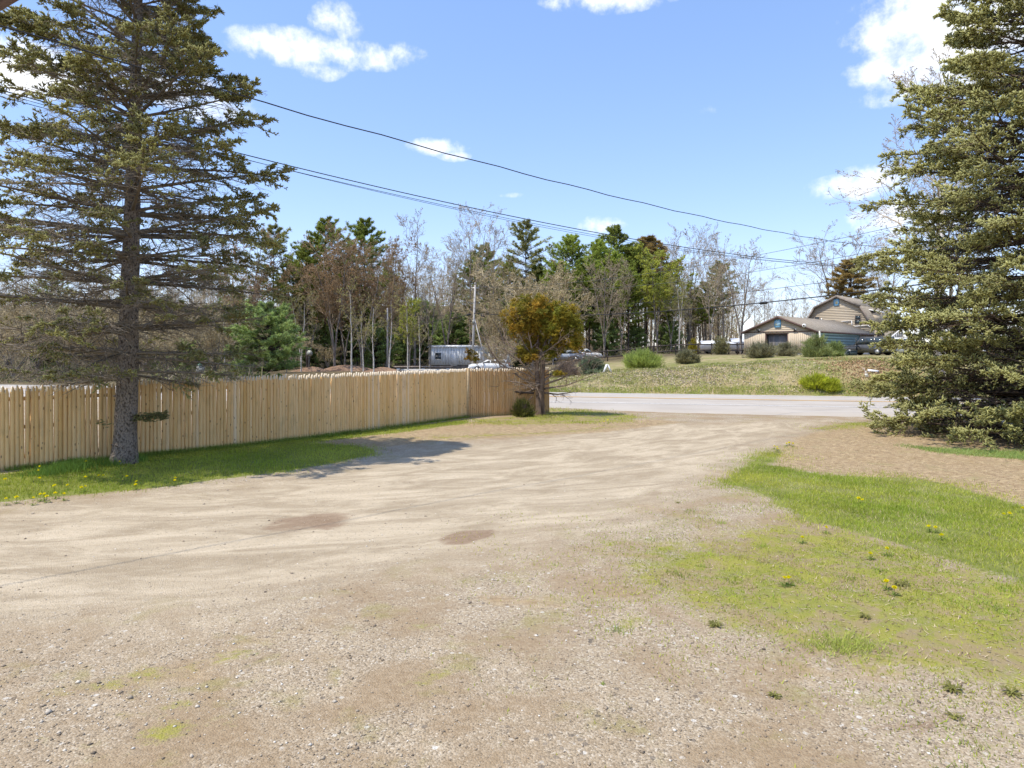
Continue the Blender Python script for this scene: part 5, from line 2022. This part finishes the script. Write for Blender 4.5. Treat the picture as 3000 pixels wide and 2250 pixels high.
rp, p1 = pole(1392, 1383, 835, 78, 'tall leaning grey utility pole carrying black cables left of the cedar')
ob('splice_case', Geo().tube([(-.55, -.2, 6.55), (-.15, -.2, 6.6)], [.12, .12], 10), M['wire'], rp)
ob('meter_box', Geo().box((.16, -.2, 5.75), (.2, .14, .45)), M['metal_plate'], rp)
ob('splice_case', Geo().tube([(1.0, -.2, 6.5), (1.45, -.2, 6.36)], [.11, .11], 10), M['wire'], rp)
ob('guy_brace', Geo().beam((.25, 0, 6.2), (1.75, -.8, .6), .1, .1), M['pole'], rp)
rp2, p2 = pole(1135, 1136, 903, 86, 'short bare grey pole without cross-arm among the saplings', False, .14)
ob('guy_wire', Geo().tube([(0, -.1, 7.4), (-2.6, -1, 0)], .02, 5).tube([(0, -.1, 7.4), (-4.0, -1, 0)], .02, 5), M['wire_thin'], rp2)
rp3, p3 = pole(2016, 2014, 902, 112, 'pale thin utility pole standing among the pine trunks', False, .17)
rp4, p4 = pole(2760, 2760, 560, 34, 'utility pole mostly hidden behind the blue spruce')


def wire(name, a, b, sag, rad, mat, label, wave=0., s0=0., s1=1.):
    s = np.linspace(s0, s1, 70)
    a, b = np.array(a, float), np.array(b, float)
    q = a + (b - a) * s[:, None]
    q[:, 2] -= 4 * sag * s * (1 - s)
    if wave:
        q[:, 2] += np.sin(s * 95) * wave
        q[:, 1] += np.cos(s * 95) * wave
    o = ob(name, Geo().tube(q, rad, 6).mesh(name, smooth_=True), mat)
    return tag(o, label, 'cable')


E = np.array((21.4, 34, 0))
wire('service_cable', (-6.4, 8, 6.42), E + (0, 0, 7.45), 0.66, .0095, M['wire'], 'thick twisted service cable crossing the open sky highest of all', .012, -.25, 1.)
for k, (dz, sg, rd, lb) in enumerate(((0, 1.05, .012, 'upper wire of the sagging bundle below the twisted cable'), (-.16, 1.02, .007, 'thin middle wire of the sagging bundle'), (.22, 1.22, .006, 'thinnest wire crossing the sagging bundle'))):
    wire('overhead_wire', (-11.2, 14, 8.04 - .14 * (k == 1) - .05 * (k == 2)), E + (0, 0, 6.62 + dz * .5), sg, rd, M['wire'], lb, 0, -.3, 1.)
wire('road_cable', (-4.4, 78, 6.75), E + (0, 0, 5.93), .85, .035, M['wire'], 'heavy black cable strung along the road past the barn gable')
sp = 0.735
q = np.array((-4.4, 78, 6.75)) * (1 - sp) + (E + (0, 0, 5.93)) * sp
wire('road_wire', (-4.4, 78, 7.3), E + (0, 0, 6.75), .8, .014, M['wire'], 'thin wire strung just above the heavy road cable')
wire('road_wire', (p1[0] - .4, 78, p1[2] - .1), E + (0, 0, 9.2), 1.1, .013, M['wire_thin'], 'upper thin line from the tall pole across the pines')
wire('road_wire', (p1[0] + .4, 78, p1[2] - .1), E + (0, 0, 8.1), 1.3, .013, M['wire_thin'], 'lower thin line from the tall pole across the pines')
wire('road_cable', (-4.4, 78, 6.7), (-19, 96, 5.9), .35, .035, M['wire'], 'heavy black cable leaving the tall pole towards the left woods')
wire('road_wire', (-4.4, 78, 7.25), (-19, 96, 6.6), .35, .018, M['wire'], 'thin wire leaving the tall pole towards the left woods')
wire('road_wire', (-19, 96, 7.4), (-62, 84, 8.2), .5, .016, M['wire_thin'], 'faint wire passing behind the young pine and the spruce')
for t_ in (.71,):
    a, b = np.array((-4.4, 78, 6.75)), E + (0, 0, 5.93)
    c0, c1 = (a + (b - a) * s_ - np.array((0, 0, 4 * .85 * s_ * (1 - s_))) for s_ in (.782, .795))
    o = ob('cable_splice', Geo().tube([c0, c0 * .85 + c1 * .15 - (0, 0, .02), c1 * .85 + c0 * .15 - (0, 0, .02), c1], [.03, .09, .09, .03], 8), M['wire'])
    tag(o, 'fat black splice sleeve on the road cable left of the barn', 'cable splice')


# ------------------------------------------------------------------ eave of the house the picture is taken from
def porch():
    r = thing('porch_roof', (-2.3, 2.2, 0), 'dark brown corner of a porch roof jutting into the sky', 'roof')
    o = np.array((-2.3, 2.2, 0))
    a = np.array((-1.875, 2.5, 3.742))
    d = np.array((.848, -.53, 0))
    n = np.array((-.53, -.848, 0))
    p0, p1 = a - d * .5 - o, a + d * 5.3 - o
    ob('fascia', Geo().prism([p0, p1, p1 + (0, 0, .2), p0 + (0, 0, .2)], n * .03), M['trim_brown'], r)
    g = Geo()
    g.prism([p0 + n * .03 + (0, 0, .02), p1 + n * .03 + (0, 0, .02), p1 + n * 3.2 + (0, 0, .02), p0 + n * 3.2 + (0, 0, .02)], (0, 0, .03))
    ob('soffit', g, M['trim_brown'], r)
    g = Geo()
    g.prism([p0 - n * .06 + (0, 0, .2), p1 - n * .06 + (0, 0, .2), p1 + n * 3.25 + (0, 0, .75), p0 + n * 3.25 + (0, 0, .75)], (0, 0, .04))
    ob('roof_deck', g, M['shingle'], r)
    q = p0 + n * 3.0 + d * .2
    ob('post', Geo().box((q[0], q[1], 1.88), (.14, .14, 3.76)), M['trim_brown'], r)
    q = p1 + n * .4
    ob('post', Geo().box((q[0], q[1], 1.88), (.14, .14, 3.76)), M['trim_brown'], r)


porch()

# ------------------------------------------------------------------ shrubs on the bank
def shrub(name, px, base_py, dep, w, h, col, label, seed, n=1500, ln=.4, wd=.03, k=7, up=.8, fan=1.0, group=None):
    rg = np.random.default_rng(seed)
    if dep is None:
        x, dep, z = hit(px, base_py)
        dep += w * .35
        z = float(terrain(x, dep))
    else:
        x = (px - 1500) / 2000.0 * dep
        z = float(terrain(x, dep))
    r = thing(name, (x, dep, z - .05), label, 'shrub', group)
    st = Geo()
    m = 46
    a = rg.uniform(0, 6.283, m)
    e = rg.uniform(.1, 1., m) ** .6
    tip = np.stack([np.cos(a) * e * w * .45, np.sin(a) * e * w * .45, h * (1.02 - .55 * e ** 2) * rg.uniform(.7, 1., m)], 1)
    t = np.linspace(0, 1, 5)
    P = tip[:, None] * np.stack([t ** 1.2, t ** 1.2, t ** .85], 1)[None] * .92
    V, F = tubes(P, np.repeat((.028 * (1 - .8 * t))[None], m, 0), 4)
    st.add(V, F, C=(.16, .12, .09))
    ob('stems', st.mesh('stems', color=True), M['twig'], r)
    g = Geo()
    # leafy shoots in uneven clumps over the dome
    kc = 34
    ca = rg.uniform(0, 6.283, kc)
    cz = rg.uniform(0, 1, kc)
    cr = np.sqrt(np.clip(1 - cz ** 2, 0, 1)) * rg.uniform(.6, 1.02, kc)
    cc = np.stack([np.cos(ca) * cr * w * .42, np.sin(ca) * cr * w * .42, .08 * h + cz * h * .74], 1)
    wh = rg.integers(0, kc, n)
    pos = cc[wh] * rg.uniform(.35, 1.04, (n, 1)) + rg.normal(size=(n, 3)) * np.array((w, w, h)) * .065
    pos[:, 2] = np.clip(pos[:, 2], .03, None)
    tone = rg.uniform(.75, 1.25, (kc, 1))[wh]
    c = np.array(col) * tone * rg.uniform(.8, 1.2, (n, 1))
    out = unit(pos * np.array((1, 1, .5)) + 1e-4) * fan + Z3 * up
    d = unit(out[:, None] + rg.normal(size=(n, k, 3)) * .42)
    L = rg.uniform(.5, 1.2, (n, k, 1)) * ln
    s = unit(np.cross(d, rg.normal(size=(n, k, 3)))) * wd * .5
    p = pos[:, None] + rg.normal(size=(n, k, 3)) * ln * .2
    V = np.stack([p - s, p + s, p + d * L], 2).reshape(-1, 3)
    cols = np.repeat(np.clip(c[:, None] * rg.uniform(.8, 1.25, (n, k, 1)), 0, 1).reshape(-1, 3), 3, 0)
    g.add(V, np.arange(n * k * 3).reshape(-1, 3), cols)
    ob('foliage', g.mesh('foliage', color=True), M['leaf'], r)
    return r


shrub('broom_shrub', 1882, 1075, 49, 3.1, 1.42, (.34, .40, .10), 'bright green domed shrub of upright shoots on the bank', 1, 1300, .42, .035, 7, 1.0)
shrub('olive_shrub', 2013, 1068, 52, 2.15, 1.15, (.27, .25, .13), 'small olive shrub beside the boats and rail fence', 2, 1000, .26, .04, 7, .6)
shrub('olive_shrub', 2232, 1058, 54, 2.8, 1.45, (.29, .27, .155), 'large grey-olive shrub in front of the low building door', 3, 1600, .26, .04, 7, .6)
shrub('olive_shrub', 2302, 1046, 60, 2.3, 1.30, (.29, .27, .155), 'grey-olive shrub half behind the larger one by the door', 4, 1200, .26, .04, 7, .6)
shrub('green_shrub', 2393, 1058, 53, 2.35, 1.95, (.30, .335, .125), 'tall rounded green shrub at the corner of the blue wall', 5, 1700, .34, .04, 7, .9)
shrub('green_shrub', 2447, 1050, 56, 1.6, 1.42, (.28, .335, .115), 'smaller green shrub tucked beside the tall rounded one', 6, 1000, .3, .04, 7, .9)
shrub('juniper_shrub', 1735, 1090, 47, 2.1, 1.35, (.20, .24, .14), 'blue-green juniper behind the white A-shaped board', 7, 1200, .24, .05, 7, .6)
shrub('brown_brush', 1660, 1100, 48, 2.6, 1.2, (.29, .215, .17), 'leafless brown brush seen behind the cedar trunk', 8, 900, .4, .018, 6, .8)
shrub('cedar_sucker', 1530, 1215, 25.9, 1.1, .72, (.13, .135, .035), 'small dark green sprouting bush at the foot of the cedar', 9, 420, .16, .035, 7, .7)
shrub('yellow_shrub', 2405, 1157, None, 1.6, .82, (.45, .48, .045), 'vivid yellow-green low shrub at the roadside foot of the bank', 10, 900, .26, .04, 7, .8)
shrub('yellow_shrub', 2448, 1158, None, 1.15, .7, (.43, .46, .048), 'right-hand end clump of vivid yellow-green roadside shrub', 11, 600, .26, .04, 7, .8)
shrub('yellow_tree_shrub', 2031, 1030, 82, 1.3, 2.2, (.36, .30, .03), 'tiny bright yellow bush among the pine trunks', 12, 300, .3, .06, 7, .8)
shrub('pine_shrub', 2112, 1060, 74, 2.2, 2.3, (.27, .25, .12), 'young olive pine bush in front of the white boats', 13, 600, .3, .05, 7, .8)


# ------------------------------------------------------------------ grass, straw, leaves and stones
def in_poly(poly, n, rg, w=.3, dens=None):
    p = np.asarray(poly)
    lo, hi = p.min(0), p.max(0)
    lo, hi = lo - 2.2 * w, hi + 2.2 * w
    x = rg.uniform(lo[0], hi[0], n)
    y = rg.uniform(lo[1], hi[1], n)
    ok = poly_sd(x, y, poly) > rg.normal(size=n) * w + wob(x, y, 3.1) * w * .8
    x, y = x[ok], y[ok]
    return np.stack([x, y, terrain(x, y) - .004], 1)


def grass():
    rg = np.random.default_rng(6)

    def tint(p, a, b):
        t = np.clip(.5 + .5 * wob(p[:, 0], p[:, 1], 1.3, 1.) + rg.normal(size=len(p)) * .25, 0, 1)[:, None]
        return np.array(a) * (1 - t) + np.array(b) * t
    # lawn on the right
    g = Geo()
    p = in_poly(GRASS_R, 235000, rg, .36)
    p = p[p[:, 0] < 11.5]
    thin = np.clip(.62 + .55 * wob(p[:, 0], p[:, 1], 2.3, 6.) + .45 * wob(p[:, 0], p[:, 1], 6.1, 2.), .12, 1)
    p = p[rg.random(len(p)) < thin]
    hh = .035 + .03 * np.clip(.5 + .6 * wob(p[:, 0], p[:, 1], 1.7), 0, 1)
    blades(g, p, hh, .011, tint(p, (.30, .40, .045), (.53, .52, .09)), rg, .55)
    dry = in_poly(GRASS_R, 24000, rg, .4)
    blades(g, dry, .05, .009, np.array((.55, .46, .25)), rg, .9)
    p = in_poly(SPRUCE_G, 26000, rg, .15)
    blades(g, p, .06, .012, tint(p, (.26, .38, .09), (.36, .44, .14)), rg, .5)
    tag(ob('lawn_grass', g.mesh('lawn_grass', color=True), M['grass']), 'bright green lawn grass spreading right of the gravel drive', 'grass', kind='stuff')
    # verge along the fence
    g = Geo()
    p = in_poly(GRASS_L, 150000, rg, .2)
    p = p[(p[:, 0] > -13)]
    blades(g, p, .06, .012, tint(p, (.28, .36, .035), (.46, .48, .075)), rg, .5)
    fl = np.repeat(FENCE, 1, 0)
    s = rg.random(9000) ** .9
    k = rg.integers(1, len(FENCE) - 1, 9000)
    q = FENCE[k] * (1 - s[:, None]) + FENCE[k + 1] * s[:, None] + np.array((.05, -.04)) * np.abs(rg.normal(size=(9000, 1))) * 1.6
    q = np.concatenate([q, np.ones((9000, 1)) * -.005], 1)
    blades(g, q, .12, .012, tint(q, (.19, .29, .045), (.30, .37, .075)), rg, .35)
    # tall clumps by the spruce
    for cx, cy, m, r_ in ((200, 1378, 900, .35), (225, 1365, 900, .3), (385, 1352, 700, .25), (330, 1362, 300, .3), (140, 1390, 500, .35)):
        c = G(cx, cy)
        q = c + np.concatenate([rg.normal(size=(m, 2)) * r_ * .55, np.zeros((m, 1))], 1)
        blades(g, q, .17, .014, np.array((.19, .31, .055)), rg, .5)
    tag(ob('verge_grass', g.mesh('verge_grass', color=True), M['grass']), 'green grass verge growing along the foot of the stockade fence', 'grass', kind='stuff')
    # thin turf, moss and straw
    g = Geo()
    for poly, n, h in ((MOSS_R, 150000, .028), (CEDAR_G, 22000, .08), (STRIP_G, 6000, .035), (EDGE_G, 6000, .05)):
        p = in_poly(poly, n, rg, 1.1 if poly is MOSS_R else .4)
        keep = wob(p[:, 0], p[:, 1], 1.5, 4.) + .6 * wob(p[:, 0], p[:, 1], 4.5, 2.) + rg.normal(size=len(p)) * .45 > (-.35 if h < .03 else .05)
        p = p[keep]
        blades(g, p, h, .011 if h < .04 else .014, tint(p, (.31, .39, .04), (.47, .46, .075)), rg, .8)
    # ragged clumps standing up out of the thin turf
    cl = in_poly(MOSS_R, 420, rg, .8)
    cl = cl[wob(cl[:, 0], cl[:, 1], 1.5, 4.) + rg.normal(size=len(cl)) * .5 > -.1]
    for c in cl:
        m_ = int(rg.integers(14, 60))
        r_ = rg.uniform(.03, .11)
        q = c + np.concatenate([rg.normal(size=(m_, 2)) * r_, np.zeros((m_, 1))], 1)
        q[:, 2] = terrain(q[:, 0], q[:, 1]) - .004
        blades(g, q, rg.uniform(.03, .065), .008, np.array((.30, .38, .06)) * rg.uniform(.75, 1.3) if rg.random() < .75 else np.array((.52, .43, .22)), rg, .8)
    c = G(2480, 1898)
    q = c + np.concatenate([rg.normal(size=(800, 2)) * np.array((.2, .12)), np.zeros((800, 1))], 1)
    blades(g, q, .055, .007, tint(q, (.36, .42, .08), (.48, .50, .13)), rg, 1.1)
    tag(ob('sparse_turf', g.mesh('sparse_turf', color=True), M['grass']), 'thin yellowish turf and moss over bare soil', 'turf', kind='stuff')
    g = Geo()
    for poly, n in ((LITTER_R, 42000), (LITTER_L, 16000), (MOSS_R, 6000), (CEDAR_G, 6000)):
        p = in_poly(poly, n, rg, .35)
        m = len(p)
        a = rg.uniform(0, 6.283, m)
        L = rg.uniform(.03, .085, m)
        d = np.stack([np.cos(a) * L, np.sin(a) * L, rg.uniform(0, .02, m)], 1)
        s = np.stack([-np.sin(a), np.cos(a), np.zeros(m)], 1) * .005
        b = p + np.array((0, 0, .009))
        c = np.where(rg.random((m, 1)) < .3, np.array((.20, .125, .075)), np.array((.50, .385, .255))) * rg.uniform(.75, 1.2, (m, 1))
        g.add(np.stack([b - s, b + s, b + d], 1).reshape(-1, 3), np.arange(m * 3).reshape(-1, 3), np.repeat(c, 3, 0))
    tag(ob('dry_straw', g.mesh('dry_straw', color=True), M['litter']), 'dry tan straw and needles scattered over the bare ground', 'straw', kind='stuff')
    # bank: rough grass and fallen leaves
    g = Geo()
    n = 60000
    x = rg.uniform(-1, 27, n)
    y = far_edge(x) + rg.uniform(.55, 9.5, n) / CX
    nz = wob(x, y, 1.1, 3.) + .7 * wob(x, y, 3.3, 1.) + rg.normal(size=n) * .4
    ok = (nz > -.1) & (rg.random(n) < np.interp(x, [-1, 1, 12, 20, 27], [.3, 1, .9, .6, .4]))
    p = np.stack([x, y, terrain(x, y) - .01], 1)[ok]
    blades(g, p, .15, .028, tint(p, (.26, .31, .075), (.46, .42, .17)), rg, .6)
    n = 6000
    x = rg.uniform(0, 27, n)
    y = far_edge(x) + rg.uniform(.45, 1.3, n) / CX
    p = np.stack([x, y, terrain(x, y) - .01], 1)
    blades(g, p, .16, .03, tint(p, (.30, .37, .07), (.42, .44, .09)), rg, .5)
    tag(ob('bank_grass', g.mesh('bank_grass', color=True), M['grass']), 'rough olive grass on the bank across the road', 'grass', kind='stuff')
    g = Geo()
    n = 10100
    x = np.concatenate([rg.uniform(1, 27, 6000), rg.normal(20.6, 1.2, 2600), rg.normal(10.5, 2.2, 1500)])
    y = far_edge(x) + np.concatenate([rg.uniform(.6, 7, 6000), rg.uniform(.4, 4.2, 2600), rg.uniform(1.5, 4.5, 1500)]) / CX
    p = np.stack([x, y, terrain(x, y) + rg.uniform(.01, .10, n)], 1)
    u_ = unit(rg.normal(size=(n, 3)) * np.array((1, 1, .5)))
    v_ = unit(np.cross(u_, rg.normal(size=(n, 3)))) * .035
    u_ = u_ * .05
    hot = (np.abs(x - 20.6) < 2.4)[:, None]
    c = np.where(hot, np.array((.42, .28, .16)), np.array((.47, .39, .28))) * rg.uniform(.65, 1.35, (n, 1))
    g.add(np.stack([p - u_, p + v_, p + u_, p - v_], 1).reshape(-1, 3), np.arange(n * 4).reshape(-1, 4), np.repeat(np.clip(c, 0, 1), 4, 0))
    tag(ob('fallen_leaves', g.mesh('fallen_leaves', color=True), M['litter']), 'tan and rust fallen leaves strewn over the bank', 'leaves', kind='stuff')


grass()


def stones():
    rg = np.random.default_rng(15)
    g = Geo()
    n = 46000
    y = 3.7 + 9.5 * rg.random(n) ** 1.7
    x = rg.uniform(-.86, .86, n) * y
    gr, mo, li, pa, br, bk = masks(x, y)
    clus = np.clip(.55 + .8 * wob(x, y, 1.6, 5.) + .5 * wob(x, y, 4.1, 3.), .08, 1)
    ok = (gr < .2) & (rg.random(n) < clus * (1 - .7 * mo) * (1 - .55 * li) * (1 - .6 * pa))
    x, y = x[ok], y[ok]
    # loose white stones in the near left
    c = G(300, 2050)
    m = 300
    x = np.concatenate([x, c[0] + rg.normal(size=m) * .55])
    y = np.concatenate([y, c[1] + rg.normal(size=m) * .28])
    n = len(x)
    sz = np.clip(np.exp(rg.normal(size=n) * .48 - 5.25), .0025, .019)
    sz[-m:] *= 1.5
    base = np.array([[1, 0, 0], [-1, 0, 0], [0, 1, 0], [0, -1, 0], [0, 0, 1], [0, 0, -1], [.7, .7, .1], [-.7, .7, -.1], [.7, -.7, .1], [-.7, -.7, 0]]) * 1.
    base = base[:6]
    F0 = np.array([[0, 2, 4], [2, 1, 4], [1, 3, 4], [3, 0, 4], [2, 0, 5], [1, 2, 5], [3, 1, 5], [0, 3, 5]])
    V = base[None] * rg.uniform(.65, 1.25, (n, 6, 1)) * np.stack([rg.uniform(.8, 1.4, n), rg.uniform(.7, 1.1, n), rg.uniform(.45, .75, n)], 1)[:, None]
    a = rg.uniform(0, 6.283, n)
    ca, sa = np.cos(a)[:, None], np.sin(a)[:, None]
    V = np.stack([V[..., 0] * ca - V[..., 1] * sa, V[..., 0] * sa + V[..., 1] * ca, V[..., 2]], -1) * sz[:, None, None]
    V = V + np.stack([x, y, terrain(x, y) + sz * .2], 1)[:, None]
    t = rg.random((n, 1))
    col = np.where(t < .05, np.array((.15, .12, .09)), np.where(t < .5, np.array((.29, .23, .165)), np.where(t < .9, np.array((.40, .33, .245)), np.array((.66, .61, .53)))))
    col[-m:] = np.where(rg.random((m, 1)) < .6, np.array((.62, .55, .45)), col[-m:])
    col = np.clip(col * rg.uniform(.75, 1.2, (n, 1)), 0, 1)
    F = (np.arange(n)[:, None, None] * 6 + F0[None]).reshape(-1, 3)
    g.add(V.reshape(-1, 3), F, np.repeat(col, 6, 0))
    tag(ob('gravel_stones', g.mesh('gravel_stones', color=True), M['stone']), 'loose pale and dark pebbles scattered over the near drive', 'gravel', kind='stuff')


stones()


# ------------------------------------------------------------------ dandelions and weeds
def flower_mesh():
    rg = np.random.default_rng(2)
    g = Geo()
    n = 60
    a = rg.uniform(0, 6.283, n)
    e = rg.uniform(.05, 1, n)
    d = np.stack([np.cos(a) * e, np.sin(a) * e, .75 - .45 * e], 1)
    s = np.stack([-np.sin(a), np.cos(a), np.zeros(n)], 1) * .0065
    tip = unit(d) * .029
    V = np.stack([s * 0, tip * .7 - s, tip, tip * .7 + s], 1).reshape(-1, 3)
    g.add(V, np.arange(n * 4).reshape(-1, 4), np.repeat(np.array((.95, .86, .015)) * rg.uniform(.85, 1.1, (n, 1)), 4, 0))
    return g.mesh('flower_head', color=True)


def stem_mesh():
    g = Geo()
    g.tube([(0, 0, -.02), (.006, 0, .5), (0, 0, 1.)], [.05, .04, .04], 5, C=(.24, .30, .08))
    return g.mesh('stem', color=True)


def rosette_mesh(seed, n=12, L=.075, col=(.19, .26, .05)):
    rg = np.random.default_rng(seed)
    g = Geo()
    for i in range(n):
        a = i / n * 6.283 + rg.normal() * .25
        l = L * rg.uniform(.6, 1.15)
        w = l * .11
        d, s = np.array((math.cos(a), math.sin(a), 0)), np.array((-math.sin(a), math.cos(a), 0))
        h = rg.uniform(.15, .5) * l
        pts = []
        for t, k in ((0, .15), (.25, .6), (.45, .45), (.65, 1.), (.85, .6)):
            c = d * l * t + Z3 * (h * math.sin(t * 2.4))
            pts.append((c - s * w * k, c + s * w * k))
        V = [p for q in pts for p in q] + [d * l + Z3 * h * .5]
        F4 = np.array([[2 * j, 2 * j + 1, 2 * j + 3, 2 * j + 2] for j in range(4)])
        g.add(V, [F4, np.array([[8, 9, 10]])], C=np.clip(np.array(col) * rg.uniform(.75, 1.3), 0, 1))
    return g.mesh('leaf_rosette', color=True)


FLOWER, STEM = flower_mesh(), stem_mesh()
FLOWER.materials.append(M['leaf'])
STEM.materials.append(M['leaf'])
ROS = [rosette_mesh(k) for k in range(3)]
for me in ROS:
    me.materials.append(M['leaf'])
DL = [(180, 1340), (252, 1352), (117, 1368), (112, 1380), (350, 1353), (383, 1344), (250, 1400), (290, 1395), (302, 1395), (372, 1397), (513, 1400), (512, 1408), (400, 1412), (398, 1422),
      (250, 1427), (238, 1430), (15, 1405), (115, 1403), (160, 1425), (198, 1423), (118, 1450), (130, 1449), (137, 1456), (97, 1460), (162, 1447), (187, 1449), (18, 1462), (48, 1458), (690, 1294)]
DC = [(1533, 1200), (1527, 1212), (1770, 1236), (1781, 1231)]
DR = [(2268, 1308), (2277, 1311), (2304, 1300), (2312, 1298), (2322, 1300), (2279, 1316), (2515, 1462), (2527, 1467), (2940, 1507), (2957, 1505), (2997, 1490), (2722, 1543), (2740, 1545), (2759, 1568),
      (2350, 1575), (2420, 1545), (2598, 1606), (2550, 1622), (2297, 1692), (2311, 1693), (2598, 1703), (2620, 1720)]
rr = random.Random(31)
for lst, hz, lb, gp in ((DL, .11, 'yellow dandelion in the grass verge along the stockade fence', 'dandelions along the fence'),
                        (DC, .12, 'yellow dandelion near the foot of the cedar', 'dandelions by the cedar'),
                        (DR, .075, 'yellow dandelion in the lawn right of the drive', 'dandelions on the right lawn')):
    for px, py in lst:
        h = hz * rr.uniform(.75, 1.2)
        p = G(px, py, h)
        z = float(terrain(p[0], p[1]))
        d = thing('dandelion', (p[0], p[1], z), lb, 'dandelion', gp, rr.uniform(0, 6.28))
        f = ob('flower_head', FLOWER, None, d, (0, 0, h))
        f.scale = (rr.uniform(.95, 1.35),) * 3
        f.rotation_euler = (rr.uniform(-.5, .5), rr.uniform(-.5, .5), 0)
        s = ob('stem', STEM, None, d)
        s.scale = (.06, .06, h)
        ob('leaf_rosette', rr.choice(ROS), None, d)
WD = [(2095, 1832, .2, 'dark green prostrate weed on bare soil at the lawn edge', 30), (2535, 1806, .16, 'dark weed patch in the mossy turf', 18), (2640, 1712, .24, 'dark green weed beside two dandelions', 20),
      (2790, 2022, .19, 'upright dark weed at the gravel edge of the moss', 20), (2965, 2036, .2, 'sprawling green weed at the far right of the gravel', 16), (2270, 2038, .13, 'small reddish-green weed alone in the gravel', 16),
      (2795, 2102, .14, 'low trailing weed on the brown gravel streak', 12), (1766, 2005, .055, 'single bright green seedling tuft in the middle of the gravel', 12), (1985, 1473, .12, 'faint green weed on the bare drive edge', 14)]
for k, (px, py, L, lb, n) in enumerate(WD):
    p = G(px, py)
    w = thing('weed', (p[0], p[1], float(terrain(p[0], p[1]))), lb, 'weed')
    me = rosette_mesh(50 + k, n + 10, L * .42, (.30, .40, .06) if k == 7 else (.26, .255, .07))
    me.materials.append(M['leaf'])
    ob('leaf_rosette', me, None, w)
    me = rosette_mesh(70 + k, n // 2, L * .3, (.24, .30, .05) if k == 7 else (.30, .29, .09))
    me.materials.append(M['leaf'])
    ob('inner_leaves', me, None, w, (0, 0, .012))
